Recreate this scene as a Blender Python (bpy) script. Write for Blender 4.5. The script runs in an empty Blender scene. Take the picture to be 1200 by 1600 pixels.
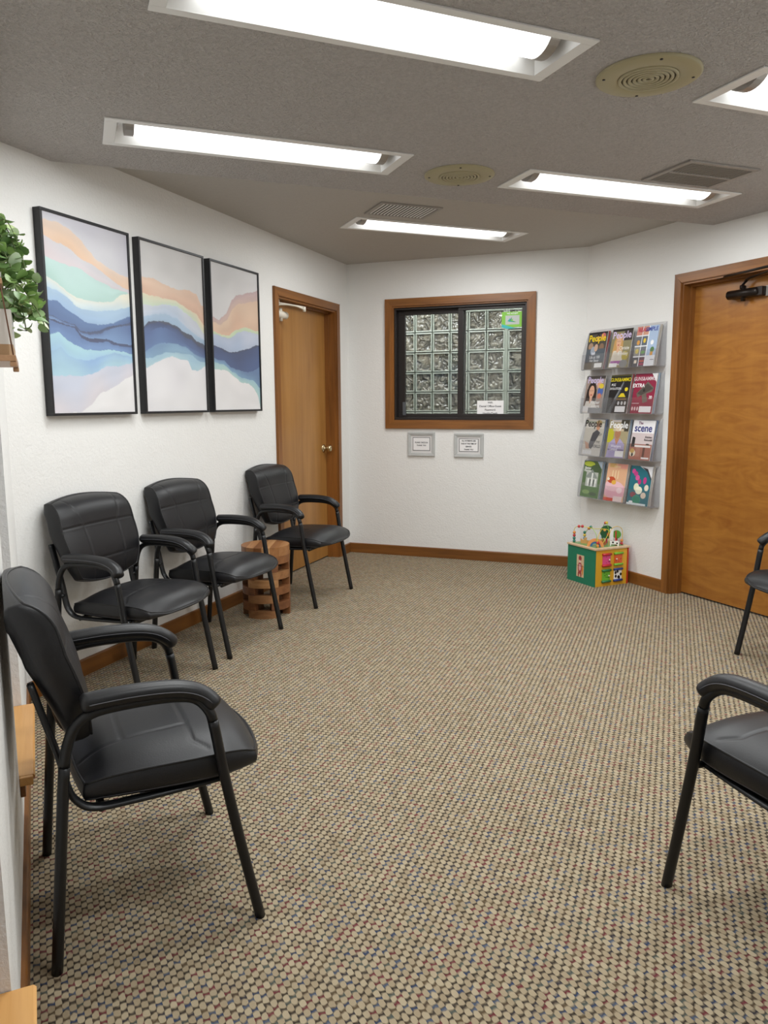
import bpy, bmesh, math, random
from mathutils import Vector, Matrix, Euler
from mathutils.geometry import tessellate_polygon
from math import pi, sin, cos, radians as rad, sqrt
S = 2 ** -.5
C = bpy.context.scene.collection
rng = random.Random(7)

# ---------------------------------------------------------------- camera, world, exposure
cam = bpy.data.objects.new('camera', bpy.data.cameras.new('camera')); C.objects.link(cam)
YAW, PITCH, ROLL = 0.35984, -0.14206, -0.0059
fwd = Vector((-sin(YAW) * cos(PITCH), cos(YAW) * cos(PITCH), sin(PITCH)))
rgt = Vector((cos(YAW), sin(YAW), 0)); upv = rgt.cross(fwd)
r2 = rgt * cos(ROLL) + upv * sin(ROLL); u2 = -rgt * sin(ROLL) + upv * cos(ROLL)
M = Matrix((r2, u2, -fwd)).transposed().to_4x4(); M.translation = (2.6176, -6.1015, 1.2987)
cam.matrix_world = M
cam.data.sensor_fit = 'HORIZONTAL'; cam.data.sensor_width = 36; cam.data.lens = 1197.5 / 1200 * 36
cam.data.clip_start = 0.02
bpy.context.scene.camera = cam
w = bpy.data.worlds.new('world'); bpy.context.scene.world = w; w.use_nodes = True
w.node_tree.nodes['Background'].inputs[0].default_value = (.42, .50, .68, 1)
w.node_tree.nodes['Background'].inputs[1].default_value = .55
vs = bpy.context.scene.view_settings
vs.view_transform = 'Standard'; vs.look = 'None'; vs.exposure = 0.0; vs.gamma = 1; vs.use_curve_mapping = False
LENS_STRENGTH = 3.2      # what the diffuser itself shows
TUBE_WATTS = 18.0         # the tube light that leaves each fixture
LENS_COLOR = (.955, .98, .985)

# ---------------------------------------------------------------- materials
def lin(h):
    if isinstance(h, str):
        h = h.lstrip('#'); c = [int(h[i:i + 2], 16) / 255 for i in (0, 2, 4)]
        return tuple((v / 12.92 if v <= .04045 else ((v + .055) / 1.055) ** 2.4) for v in c)
    return tuple(h)
def nodes(name):
    m = bpy.data.materials.new(name); m.use_nodes = True
    nt = m.node_tree; b = nt.nodes['Principled BSDF']
    return m, nt, b
def N(nt, t, **kw):
    n = nt.nodes.new(t)
    for k, v in kw.items():
        if k.startswith('i_'):
            key = k[2:].replace('_', ' ')
            n.inputs[int(key) if key.isdigit() else key].default_value = v
        else: setattr(n, k, v)
    return n
def plain(name, col, rough=.5, metal=0, spec=.5, coat=0, bump=None, var=0):
    m, nt, b = nodes(name); c = lin(col)
    b.inputs['Base Color'].default_value = (*c, 1); b.inputs['Roughness'].default_value = rough
    b.inputs['Metallic'].default_value = metal; b.inputs['Specular IOR Level'].default_value = spec
    b.inputs['Coat Weight'].default_value = coat
    tc = N(nt, 'ShaderNodeTexCoord')
    if var:
        no = N(nt, 'ShaderNodeTexNoise', i_Scale=9.0, i_Detail=4.0); nt.links.new(tc.outputs['Object'], no.inputs['Vector'])
        mx = N(nt, 'ShaderNodeMix', data_type='RGBA'); mx.inputs[6].default_value = (*[v * (1 - var) for v in c], 1)
        mx.inputs[7].default_value = (*[min(1, v * (1 + var)) for v in c], 1)
        nt.links.new(no.outputs[0], mx.inputs[0]); nt.links.new(mx.outputs[2], b.inputs['Base Color'])
    if bump:
        sc, st, dist = bump
        no = N(nt, 'ShaderNodeTexNoise', i_Scale=sc, i_Detail=3.0); nt.links.new(tc.outputs['Object'], no.inputs['Vector'])
        bp = N(nt, 'ShaderNodeBump', i_Strength=st, i_Distance=dist)
        nt.links.new(no.outputs[0], bp.inputs['Height']); nt.links.new(bp.outputs[0], b.inputs['Normal'])
    return m
def wood(name, dark, light, axis='z', scale=1.0, rough=.38, figure=0, contrast=1.0):
    """grain that runs along one local axis; figure adds soft cross-grain mottling"""
    m, nt, b = nodes(name)
    tc = N(nt, 'ShaderNodeTexCoord'); mp = N(nt, 'ShaderNodeMapping')
    sx, sl = 26 * scale, 1.3 * scale
    mp.inputs['Scale'].default_value = {'x': (sl, sx, sx), 'y': (sx, sl, sx), 'z': (sx, sx, sl)}[axis]
    nt.links.new(tc.outputs['Object'], mp.inputs[0])
    n1 = N(nt, 'ShaderNodeTexNoise', i_Scale=1.0, i_Detail=6.0, i_Roughness=.65, i_Distortion=.6); nt.links.new(mp.outputs[0], n1.inputs['Vector'])
    mp2 = N(nt, 'ShaderNodeMapping')
    mp2.inputs['Scale'].default_value = {'x': (.6, 4, 4), 'y': (4, .6, 4), 'z': (4, 4, .6)}[axis]
    nt.links.new(tc.outputs['Object'], mp2.inputs[0])
    n2 = N(nt, 'ShaderNodeTexNoise', i_Scale=1.4, i_Detail=3.0, i_Distortion=1.2); nt.links.new(mp2.outputs[0], n2.inputs['Vector'])
    ad = N(nt, 'ShaderNodeMath', operation='MULTIPLY_ADD', i_1=.55, i_2=0.0); nt.links.new(n1.outputs[0], ad.inputs[0])
    a2 = N(nt, 'ShaderNodeMath', operation='MULTIPLY_ADD', i_1=.45); nt.links.new(n2.outputs[0], a2.inputs[0]); nt.links.new(ad.outputs[0], a2.inputs[2])
    last = a2
    if figure:
        mp3 = N(nt, 'ShaderNodeMapping'); mp3.inputs['Scale'].default_value = {'z': (3.2, 3.2, 13), 'x': (13, 3.2, 3.2), 'y': (3.2, 13, 3.2)}[axis]
        nt.links.new(tc.outputs['Object'], mp3.inputs[0])
        n3 = N(nt, 'ShaderNodeTexNoise', i_Scale=1.0, i_Detail=4.0, i_Roughness=.55, i_Distortion=1.8); nt.links.new(mp3.outputs[0], n3.inputs['Vector'])
        mx = N(nt, 'ShaderNodeMix', data_type='FLOAT'); mx.inputs[0].default_value = figure
        nt.links.new(a2.outputs[0], mx.inputs[2]); nt.links.new(n3.outputs[0], mx.inputs[3]); last = mx
    cr = N(nt, 'ShaderNodeValToRGB'); e = cr.color_ramp.elements
    e[0].position = .5 - .16 / contrast; e[0].color = (*lin(dark), 1); e[1].position = .5 + .14 / contrast; e[1].color = (*lin(light), 1)
    nt.links.new(last.outputs[0], cr.inputs[0]); nt.links.new(cr.outputs[0], b.inputs['Base Color'])
    b.inputs['Roughness'].default_value = rough
    bp = N(nt, 'ShaderNodeBump', i_Strength=.08, i_Distance=.002); nt.links.new(n1.outputs[0], bp.inputs['Height']); nt.links.new(bp.outputs[0], b.inputs['Normal'])
    return m
def wallpaint(name, col, scale, strength, dist, rough=.55, grain=0):
    m, nt, b = nodes(name); c = lin(col)
    b.inputs['Roughness'].default_value = rough; b.inputs['Base Color'].default_value = (*c, 1)
    tc = N(nt, 'ShaderNodeTexCoord')
    n1 = N(nt, 'ShaderNodeTexNoise', i_Scale=scale, i_Detail=4.0, i_Roughness=.6, i_Distortion=.4)
    n2 = N(nt, 'ShaderNodeTexNoise', i_Scale=scale * .22, i_Detail=2.0)
    for n in (n1, n2): nt.links.new(tc.outputs['Object'], n.inputs['Vector'])
    ad = N(nt, 'ShaderNodeMath', operation='MULTIPLY_ADD', i_1=.6); nt.links.new(n2.outputs[0], ad.inputs[0]); nt.links.new(n1.outputs[0], ad.inputs[2])
    bp = N(nt, 'ShaderNodeBump', i_Strength=strength, i_Distance=dist)
    nt.links.new(ad.outputs[0], bp.inputs['Height']); nt.links.new(bp.outputs[0], b.inputs['Normal'])
    if grain:  # relief shading put into the colour, hollows darker and bumps lighter
        mr = N(nt, 'ShaderNodeMapRange'); nt.links.new(n1.outputs[0], mr.inputs[0])
        for i, v in ((1, .3), (2, .7), (3, 1 - grain), (4, 1 + grain * .6)): mr.inputs[i].default_value = v
        vm = N(nt, 'ShaderNodeVectorMath', operation='SCALE'); vm.inputs[0].default_value = c; nt.links.new(mr.outputs[0], vm.inputs[3])
        nt.links.new(vm.outputs[0], b.inputs['Base Color'])
    return m
def carpet_mat():
    m, nt, b = nodes('carpet'); L = nt.links.new
    tc = N(nt, 'ShaderNodeTexCoord'); mp = N(nt, 'ShaderNodeMapping'); mp.inputs['Rotation'].default_value = (0, 0, rad(45))
    L(tc.outputs['Object'], mp.inputs[0])
    wob = N(nt, 'ShaderNodeTexNoise', i_Scale=60.0, i_Detail=1.0); L(tc.outputs['Object'], wob.inputs['Vector'])
    sp = N(nt, 'ShaderNodeSeparateXYZ'); L(mp.outputs[0], sp.inputs[0])
    def ma(op, a, b_=None, c_=None):
        n = N(nt, 'ShaderNodeMath', operation=op)
        for i, v in enumerate((a, b_, c_)):
            if v is None: continue
            if isinstance(v, (int, float)): n.inputs[i].default_value = v
            else: L(v, n.inputs[i])
        return n.outputs[0]
    wv = ma('MULTIPLY', ma('SUBTRACT', wob.outputs[0], .5), .45)
    V = ma('ADD', ma('DIVIDE', sp.outputs[1], .0143), ma('MULTIPLY', wv, .6))       # across the rows
    Ur = ma('ADD', ma('DIVIDE', sp.outputs[0], .0286), wv)      # along the rows
    row = ma('FLOOR', V)
    U = ma('ADD', Ur, ma('MULTIPLY', ma('PINGPONG', row, 1.0), .5))
    fx = ma('SUBTRACT', ma('FRACT', U), .5); fy = ma('SUBTRACT', ma('FRACT', V), .5)
    sk = ma('ADD', fy, ma('MULTIPLY', fx, .18))
    r_ = ma('SQRT', ma('ADD', ma('POWER', ma('MULTIPLY', fx, 2.5), 2.0), ma('POWER', ma('MULTIPLY', sk, 1.45), 2.0)))
    mr = N(nt, 'ShaderNodeMapRange', interpolation_type='SMOOTHSTEP'); L(r_, mr.inputs[0])
    for i, v in ((1, 1.30), (2, .72), (3, 0.0), (4, 1.0)): mr.inputs[i].default_value = v
    nub = mr.outputs[0]
    cid = N(nt, 'ShaderNodeCombineXYZ'); L(ma('FLOOR', ma('ADD', U, .5)), cid.inputs[0]); L(row, cid.inputs[1])
    wn = N(nt, 'ShaderNodeTexWhiteNoise', noise_dimensions='3D'); L(cid.outputs[0], wn.inputs[0])
    sc_ = lambda h: tuple(v * .535 for v in lin(h))
    cr = N(nt, 'ShaderNodeValToRGB'); cr.color_ramp.interpolation = 'CONSTANT'; el = cr.color_ramp.elements
    cols = ['51473f', '68706a', '46577a', '7a664e', '5a5048', '8a4248', '4c4850', '64718a', '6c5a4a', '924850']
    el[0].position = 0; el[0].color = (*sc_(cols[0]), 1); el[1].position = .22; el[1].color = (*sc_(cols[1]), 1)
    for i, c in enumerate(cols[2:]):
        e = el.new(.32 + i * .085); e.color = (*sc_(c), 1)
    L(wn.outputs[0], cr.inputs[0])
    cid2 = N(nt, 'ShaderNodeCombineXYZ'); L(ma('FLOOR', U), cid2.inputs[0]); L(row, cid2.inputs[1]); cid2.inputs[2].default_value = 4
    wn2 = N(nt, 'ShaderNodeTexWhiteNoise', noise_dimensions='3D'); L(cid2.outputs[0], wn2.inputs[0])
    cr2 = N(nt, 'ShaderNodeValToRGB'); cr2.color_ramp.elements[0].color = (*sc_('bda888'), 1); cr2.color_ramp.elements[1].color = (*sc_('ecdab8'), 1)
    fine = N(nt, 'ShaderNodeTexNoise', i_Scale=500.0, i_Detail=2.0); L(tc.outputs['Object'], fine.inputs['Vector'])
    L(ma('ADD', ma('MULTIPLY', wn2.outputs[0], .55), ma('MULTIPLY', fine.outputs[0], .45)), cr2.inputs[0])
    mx = N(nt, 'ShaderNodeMix', data_type='RGBA'); L(nub, mx.inputs[0]); L(cr.outputs[0], mx.inputs[6]); L(cr2.outputs[0], mx.inputs[7])
    L(mx.outputs[2], b.inputs['Base Color']); b.inputs['Roughness'].default_value = .95; b.inputs['Specular IOR Level'].default_value = .1
    bp = N(nt, 'ShaderNodeBump', i_Strength=.9, i_Distance=.006)
    L(ma('ADD', nub, ma('MULTIPLY', fine.outputs[0], .25)), bp.inputs['Height']); L(bp.outputs[0], b.inputs['Normal'])
    return m
def glassy(name, tint=(1, 1, 1), refl=.12, base=None, basefac=0.0, rough=.03):
    m, nt, b = nodes(name); nt.nodes.remove(b); L = nt.links.new
    out = [n for n in nt.nodes if n.type == 'OUTPUT_MATERIAL'][0]
    tr = N(nt, 'ShaderNodeBsdfTransparent'); tr.inputs[0].default_value = (*tint, 1)
    gl = N(nt, 'ShaderNodeBsdfGlossy'); gl.inputs['Roughness'].default_value = rough
    fr = N(nt, 'ShaderNodeLayerWeight', i_Blend=.5)
    pw = N(nt, 'ShaderNodeMath', operation='POWER', i_1=4.0); L(fr.outputs['Facing'], pw.inputs[0])
    ad = N(nt, 'ShaderNodeMath', operation='MULTIPLY_ADD', i_1=.8, i_2=.03 + refl * .08, use_clamp=True); L(pw.outputs[0], ad.inputs[0])
    mx = N(nt, 'ShaderNodeMixShader'); L(ad.outputs[0], mx.inputs[0]); L(tr.outputs[0], mx.inputs[1]); L(gl.outputs[0], mx.inputs[2])
    res = mx
    if base:
        df = N(nt, 'ShaderNodeBsdfDiffuse'); df.inputs[0].default_value = (*lin(base), 1)
        m2 = N(nt, 'ShaderNodeMixShader'); m2.inputs[0].default_value = basefac
        L(mx.outputs[0], m2.inputs[1]); L(df.outputs[0], m2.inputs[2]); res = m2
    L(res.outputs[0], out.inputs[0]); return m
def emit(name, col, s):
    m, nt, b = nodes(name); b.inputs['Base Color'].default_value = (*lin(col), 1)
    b.inputs['Emission Color'].default_value = (*lin(col), 1); b.inputs['Emission Strength'].default_value = s
    return m
def blockglass():
    m, nt, b = nodes('glass_block_face'); L = nt.links.new
    tc = N(nt, 'ShaderNodeTexCoord')
    wv = N(nt, 'ShaderNodeTexNoise', i_Scale=13.0, i_Detail=.5, i_Distortion=1.6); L(tc.outputs['Object'], wv.inputs['Vector'])
    oi = N(nt, 'ShaderNodeObjectInfo')
    mp = N(nt, 'ShaderNodeMapping'); L(tc.outputs['Object'], mp.inputs[0]); 
    cb = N(nt, 'ShaderNodeCombineXYZ'); 
    for i in range(3): L(oi.outputs['Random'], cb.inputs[i])
    vm = N(nt, 'ShaderNodeVectorMath', operation='SCALE'); vm.inputs[3].default_value = 7.0; L(cb.outputs[0], vm.inputs[0])
    L(vm.outputs[0], mp.inputs[1]); L(mp.outputs[0], wv.inputs['Vector'])
    bp = N(nt, 'ShaderNodeBump', i_Strength=1.0, i_Distance=.05); L(wv.outputs[0], bp.inputs['Height']); L(bp.outputs[0], b.inputs['Normal'])
    cr = N(nt, 'ShaderNodeValToRGB'); e = cr.color_ramp.elements
    e[0].position = .35; e[0].color = (*lin('4e4a42'), 1); e[1].position = .65; e[1].color = (*lin('8f887a'), 1)
    L(wv.outputs[0], cr.inputs[0]); L(cr.outputs[0], b.inputs['Base Color'])
    b.inputs['Roughness'].default_value = .08; b.inputs['Specular IOR Level'].default_value = .9; b.inputs['Coat Weight'].default_value = .5
    b.inputs['Coat Roughness'].default_value = .03
    return m
MT = dict(
    wall=wallpaint('white_wall_paint', 'e9e8e5', 75, .38, .007),
    ceil=wallpaint('popcorn_ceiling', 'd3cdc9', 85, 1.0, .03, .9, .13),
    ceil2=wallpaint('smooth_ceiling', 'b6b1aa', 60, .3, .01, .9, .04),
    carpet=carpet_mat(),
    trim_x=wood('trim_wood_x', '6a4019', '97622c', 'x'),
    trim_z=wood('trim_wood_z', '6a4019', '955f2a', 'z'),
    door_a=wood('door_veneer_birch', '8e5f2a', 'b07f43', 'z', .55, .33, .0, .8),
    door_b=wood('door_veneer_figured', '8a5420', 'a8712f', 'z', .55, .3, .72, .85),
    base=wood('baseboard_wood', '643d18', '8a5826', 'x'),
    sill=wood('sill_oak', 'c08a4c', 'dca968', 'x', .8, .3),
    teak=wood('teak_x', '7a4c2b', 'bd8758', 'x', 1.2, .45),
    teak2=wood('teak_y', '8a5a35', 'c99764', 'y', 1.2, .45),
    leather=plain('black_leather', '131316', .42, bump=(260, .12, .002), spec=.45),
    pad=plain('black_armrest_pu', '161618', .40, bump=(200, .1, .002), spec=.45),
    steel=plain('black_powder_coat', '101113', .38, spec=.45),
    thread=plain('grey_thread', '55555a', .7),
    black=plain('black_frame', '18181b', .45), bronze=plain('dark_bronze_aluminum', '2a2422', .42, metal=.25),
    gasket=plain('black_gasket', '100f10', .5),
    white=plain('white_enamel', 'e9e8e6', .4), offwhite=plain('off_white_plastic', 'cfc8ba', .45),
    endcap=plain('grey_end_cap', 'a09a94', .35, metal=.4),
    lens=emit('lamp_lens', LENS_COLOR, LENS_STRENGTH),
    added_office_glow=emit('added_office_lens', LENS_COLOR, 14.0),  # emission of the two lamps added to the office
    speaker=plain('yellowed_plastic', 'a89f7e', .5), speakerdark=plain('speaker_slot', '6a6450', .8),
    vent=plain('vent_metal', '9d9791', .5), ventdark=plain('vent_dark', '3b3835', .9), filt=plain('return_filter', 'a5a19a', .9, bump=(300, .4, .003)),
    chrome=plain('brass_nickel', 'd2c3a0', .2, metal=1), closer=plain('closer_bronze', '241d19', .32, metal=.5), closerw=plain('closer_ivory', 'ded6c6', .4),
    silver=plain('silver_picture_frame', 'b9bab8', .5, var=.18, bump=(60, .3, .002)), mat=plain('picture_mat', 'd6d3d2', .8), ink=plain('ink', '1b1b1e', .8), greyink=plain('grey_ink', '5d5d60', .8),
    paper=plain('paper', 'eceaea', .7), glass=glassy('window_glass', (.95, .97, .96), .1),
    acrylic=glassy('clear_acrylic', (.97, .97, .975), .2, 'c9c9cc', .03), acryl_edge=glassy('acrylic_edge', (.96, .965, .975), .5, 'd4d4d8', .16),
    mortar=plain('pale_mortar', 'b9beb4', .6), blockrim=plain('glass_block_rim', 'b4bab0', .2, coat=.4), block=blockglass(),
    backwall=plain('back_room_wall', 'c9c6be', .7),
    pot=plain('glazed_pot', 'cfc8c0', .35, var=.06), potband=plain('tan_pot_base', 'a88763', .5), board=wood('shelf_board', '9a6f50', 'c09a74', 'x'), cordm=plain('brown_cord', '6b4a35', .8),
    stem=plain('plant_stem', '5c6a3a', .6), pages=plain('magazine_pages', 'd8d5d0', .7),
    blue_glow=plain('reveal_daylight_tint', 'b9c0d2', .7),  # bluish daylight put into the reveal colour, not assigned to any mesh
)
_flat = {}
def flat(h, rough=.35):
    if h not in _flat: _flat[h] = plain('print_' + h, h, rough)
    return _flat[h]
def leafmat(name, col):
    m, nt, b = nodes(name); c = lin(col)
    b.inputs['Base Color'].default_value = (*c, 1); b.inputs['Roughness'].default_value = .45
    oi = N(nt, 'ShaderNodeObjectInfo'); cr = N(nt, 'ShaderNodeValToRGB')
    e = cr.color_ramp.elements; e[0].color = (*lin('5c7c44'), 1); e[1].color = (*lin('c8da98'), 1)
    k = e.new(.35); k.color = (*lin('75985a'), 1); k = e.new(.6); k.color = (*lin('98ba66'), 1); k = e.new(.8); k.color = (*lin('b2c6ac'), 1)
    nt.links.new(oi.outputs['Random'], cr.inputs[0]); nt.links.new(cr.outputs[0], b.inputs['Base Color'])
    b.inputs['Subsurface Weight'].default_value = .0
    return m
MT['leaf'] = leafmat('leaf_green', '6c8c48')

# ---------------------------------------------------------------- mesh helpers
class MB:
    def __init__(s): s.v = []; s.f = []; s.m = []; s.mats = []; s.smooth = []
    def mi(s, mat):
        if mat not in s.mats: s.mats.append(mat)
        return s.mats.index(mat)
    def add(s, vs_, fs, mat, smooth=False):
        o = len(s.v); k = s.mi(mat); s.v += [tuple(v) for v in vs_]
        for f in fs: s.f.append([i + o for i in f]); s.m.append(k); s.smooth.append(smooth)
    def box(s, lo, hi, mat, bev=0, Mx=None):
        x0, y0, z0 = lo; x1, y1, z1 = hi
        if x0 > x1: x0, x1 = x1, x0
        if y0 > y1: y0, y1 = y1, y0
        if z0 > z1: z0, z1 = z1, z0
        if bev:
            bev = min(bev, (x1 - x0) * .45, (y1 - y0) * .45, (z1 - z0) * .45)
            bm = bmesh.new(); bmesh.ops.create_cube(bm, size=1)
            for v in bm.verts: v.co = Vector((x0 + (v.co.x + .5) * (x1 - x0), y0 + (v.co.y + .5) * (y1 - y0), z0 + (v.co.z + .5) * (z1 - z0)))
            bmesh.ops.bevel(bm, geom=bm.edges[:], offset=bev, segments=2, affect='EDGES', profile=.6)
            bm.verts.index_update()
            V = [v.co.copy() for v in bm.verts]; F = [[v.index for v in f.verts] for f in bm.faces]; bm.free()
        else:
            V = [Vector(p) for p in ((x0, y0, z0), (x1, y0, z0), (x1, y1, z0), (x0, y1, z0), (x0, y0, z1), (x1, y0, z1), (x1, y1, z1), (x0, y1, z1))]
            F = [(0, 3, 2, 1), (4, 5, 6, 7), (0, 1, 5, 4), (1, 2, 6, 5), (2, 3, 7, 6), (3, 0, 4, 7)]
        if Mx: V = [Mx @ v for v in V]
        s.add(V, F, mat)
    def prism(s, poly, z0, z1, mat, axis='z', smooth=False):
        """extrude a closed CCW polygon"""
        n = len(poly)
        def P(a, b, c): return {'z': (a, b, c), 'y': (a, c, b), 'x': (c, a, b)}[axis]
        V = [P(a, b, z0) for a, b in poly] + [P(a, b, z1) for a, b in poly]
        F = [list(range(n))[::-1], [n + i for i in range(n)]]
        if axis == 'y': F = [f[::-1] for f in F]
        s.add(V, F, mat)
        F2 = [(i, (i + 1) % n, n + (i + 1) % n, n + i) for i in range(n)]
        if axis == 'y': F2 = [f[::-1] for f in F2]
        o = len(s.v) - 2 * n; k = s.mi(mat)
        for f in F2: s.f.append([i + o for i in f]); s.m.append(k); s.smooth.append(smooth)
    def tube(s, pts, r, mat, seg=10, closed=False, rb=None, up=None, caps=True, rs=None):
        """sweep an ellipse (r along up, rb across) along pts"""
        pts = [Vector(p) for p in pts]; n = len(pts); V = []; F = []; ref = Vector(up) if up else None
        prev = None
        for i, p in enumerate(pts):
            if closed: t = (pts[(i + 1) % n] - pts[i - 1])
            else: t = pts[min(i + 1, n - 1)] - pts[max(i - 1, 0)]
            t.normalize()
            if ref is not None: a = (ref - t * ref.dot(t)).normalized()
            elif prev is None:
                g = Vector((0, 0, 1)) if abs(t.z) < .9 else Vector((1, 0, 0)); a = (g - t * g.dot(t)).normalized()
            else: a = (prev - t * prev.dot(t)).normalized()
            prev = a; b = t.cross(a); k = rs[i] if rs else 1
            for j in range(seg):
                th = 2 * pi * j / seg
                V.append(p + a * (cos(th) * r * k) + b * (sin(th) * (rb or r) * k))
        m = n if closed else n - 1
        for i in range(m):
            for j in range(seg):
                a0 = i * seg + j; a1 = i * seg + (j + 1) % seg; b0 = ((i + 1) % n) * seg + j; b1 = ((i + 1) % n) * seg + (j + 1) % seg
                F.append((a0, a1, b1, b0))
        if caps and not closed: F.append(list(range(seg))[::-1]); F.append([(n - 1) * seg + j for j in range(seg)])
        s.add(V, F, mat, True)
    def lathe(s, prof, mat, seg=24, Mx=None, smooth=True):
        V = []; F = []; n = len(prof)
        for r, z in prof:
            for j in range(seg): th = 2 * pi * j / seg; V.append(Vector((r * cos(th), r * sin(th), z)))
        for i in range(n - 1):
            for j in range(seg):
                a0 = i * seg + j; a1 = i * seg + (j + 1) % seg
                F.append((a0, a1, a1 + seg, a0 + seg))
        if Mx: V = [Mx @ v for v in V]
        s.add(V, F, mat, smooth)
    def ball(s, c, r, mat, seg=14, sc=(1, 1, 1)):
        c = Vector(c); prof = []; k = seg // 2
        V = []; F = []
        for i in range(k + 1):
            ph = pi * i / k
            for j in range(seg):
                th = 2 * pi * j / seg
                V.append(c + Vector((r * sc[0] * sin(ph) * cos(th), r * sc[1] * sin(ph) * sin(th), -r * sc[2] * cos(ph))))
        for i in range(k):
            for j in range(seg):
                a0 = i * seg + j; a1 = i * seg + (j + 1) % seg
                F.append((a0, a1, a1 + seg, a0 + seg))
        s.add(V, F, mat, True)
    def build(s, name, parent=None, autosmooth=None):
        me = bpy.data.meshes.new(name); me.from_pydata(s.v, [], s.f); 
        for m in s.mats: me.materials.append(m)
        me.polygons.foreach_set('material_index', s.m); me.polygons.foreach_set('use_smooth', s.smooth)
        me.validate(clean_customdata=False); me.update()
        o = bpy.data.objects.new(name, me); C.objects.link(o)
        if parent: o.parent = parent
        return o
def tag(o, label=None, cat=None, group=None, kind=None):
    if label: o['label'] = label
    if cat: o['category'] = cat
    if group: o['group'] = group
    if kind: o['kind'] = kind
    return o
def empty(name, loc=(0, 0, 0), rz=0, parent=None):
    o = bpy.data.objects.new(name, None); C.objects.link(o); o.location = loc; o.rotation_euler = (0, 0, rz)
    o.empty_display_size = .1
    if parent: o.parent = parent
    return o
def copy_tree(o, parent=None):
    c = o.copy(); C.objects.link(c); c.parent = parent
    for ch in [x for x in bpy.data.objects if x.parent == o]: copy_tree(ch, c)
    return c
def smooth_path(P, n=6):
    """Catmull-Rom through P"""
    P = [Vector(p) for p in P]; out = []
    for i in range(len(P) - 1):
        p0 = P[max(i - 1, 0)]; p1 = P[i]; p2 = P[i + 1]; p3 = P[min(i + 2, len(P) - 1)]
        for k in range(n):
            t = k / n
            out.append(.5 * ((2 * p1) + (p2 - p0) * t + (2 * p0 - 5 * p1 + 4 * p2 - p3) * t * t + (3 * p1 - p0 - 3 * p2 + p3) * t ** 3))
    out.append(P[-1]); return out
def interp(P, x):
    if x <= P[0][0]: return P[0][1]
    for (a, b), (c, d) in zip(P, P[1:]):
        if x <= c: return b + (d - b) * (x - a) / max(c - a, 1e-9)
    return P[-1][1]
def sint(P, x):
    n = len(P)
    if x <= P[0][0]: return P[0][1]
    if x >= P[-1][0]: return P[-1][1]
    sl = [(P[i + 1][1] - P[i][1]) / (P[i + 1][0] - P[i][0]) for i in range(n - 1)]
    def tan_(i):
        if i == 0: return sl[0]
        if i == n - 1: return sl[-1]
        a, b = sl[i - 1], sl[i]
        return 0 if a * b <= 0 else 2 * a * b / (a + b)
    for i in range(n - 1):
        if x <= P[i + 1][0]:
            h = P[i + 1][0] - P[i][0]; t = (x - P[i][0]) / h
            return (2 * t ** 3 - 3 * t * t + 1) * P[i][1] + (t ** 3 - 2 * t * t + t) * h * tan_(i) + (3 * t * t - 2 * t ** 3) * P[i + 1][1] + (t ** 3 - t * t) * h * tan_(i + 1)
TEXTS = []
def text(st, size, mat, parent, loc, rot=(0, 0, 0), align='CENTER', sx=1.0, name='lettering', bold=0, ext=.0002):
    cu = bpy.data.curves.new(name, 'FONT'); cu.body = st; cu.size = size; cu.align_x = align; cu.align_y = 'CENTER'
    cu.extrude = ext; cu.offset = bold; cu.resolution_u = 3
    o = bpy.data.objects.new(name, cu); C.objects.link(o)
    TEXTS.append((o, mat, parent, Matrix.LocRotScale(Vector(loc), Euler(rot), Vector((sx, 1, 1))), name))

# wall frames: x along the wall, y out of the wall into the room
FR = {'left': ((0, 0, 0), -pi / 2), 'back': ((1.969, 0, 0), pi), 'right': ((3.9, -1.931, 0), rad(135)), 'near': ((0, -3.627, 0), -pi / 4), 'east': ((3.9, -7.527, 0), pi / 2)}
RL = 2.731
def rX(t): return RL - t
def place(o, fr, x=0, y=0, z=0):
    (ox, oy, oz), a = FR[fr]
    o.location = (ox + cos(a) * x - sin(a) * y, oy + sin(a) * x + cos(a) * y, oz + z); o.rotation_euler = (0, 0, a); return o

# ---------------------------------------------------------------- structure
def wall(name, fr, L_, holes, H=2.44, th=.14, reveal=None):
    mb = MB(); xs = sorted({0, L_, *[h[0] for h in holes], *[h[1] for h in holes]}); zs = sorted({0, H, *[h[2] for h in holes], *[h[3] for h in holes]})
    def solid(x, z): return 0 < x < L_ and 0 < z < H and not any(h[0] < x < h[1] and h[2] < z < h[3] for h in holes)
    W = MT['wall']
    for a, b in zip(xs, xs[1:]):
        for c, d in zip(zs, zs[1:]):
            if not solid((a + b) / 2, (c + d) / 2): continue
            mb.add([(a, 0, c), (b, 0, c), (b, 0, d), (a, 0, d)], [(3, 2, 1, 0)], W)
            mb.add([(a, -th, c), (b, -th, c), (b, -th, d), (a, -th, d)], [(0, 1, 2, 3)], W)
            e = .001
            for (cx, cz, q) in ((a - e, (c + d) / 2, [(a, 0, c), (a, 0, d), (a, -th, d), (a, -th, c)]), (b + e, (c + d) / 2, [(b, 0, c), (b, -th, c), (b, -th, d), (b, 0, d)]),
                                ((a + b) / 2, c - e, [(a, 0, c), (a, -th, c), (b, -th, c), (b, 0, c)]), ((a + b) / 2, d + e, [(a, 0, d), (b, 0, d), (b, -th, d), (a, -th, d)])):
                if not solid(cx, cz): mb.add(q, [(0, 1, 2, 3)], reveal or W)
    return tag(place(mb.build(name), fr), kind='structure')
D1 = (.250, 1.235, 0, 2.035)          # left-wall door opening in wall coordinates
t0, t1 = .945, 1.875
D2 = (rX(t1), rX(t0), 0, 2.045)
WX0, WX1, WZ0, WZ1 = .405, 1.527, 1.140, 2.078     # window opening
BW = 1.969
W_N1 = (.76, 1.33, .25, 2.0); W_N2 = (2.20, 2.77, .25, 2.0)
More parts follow.
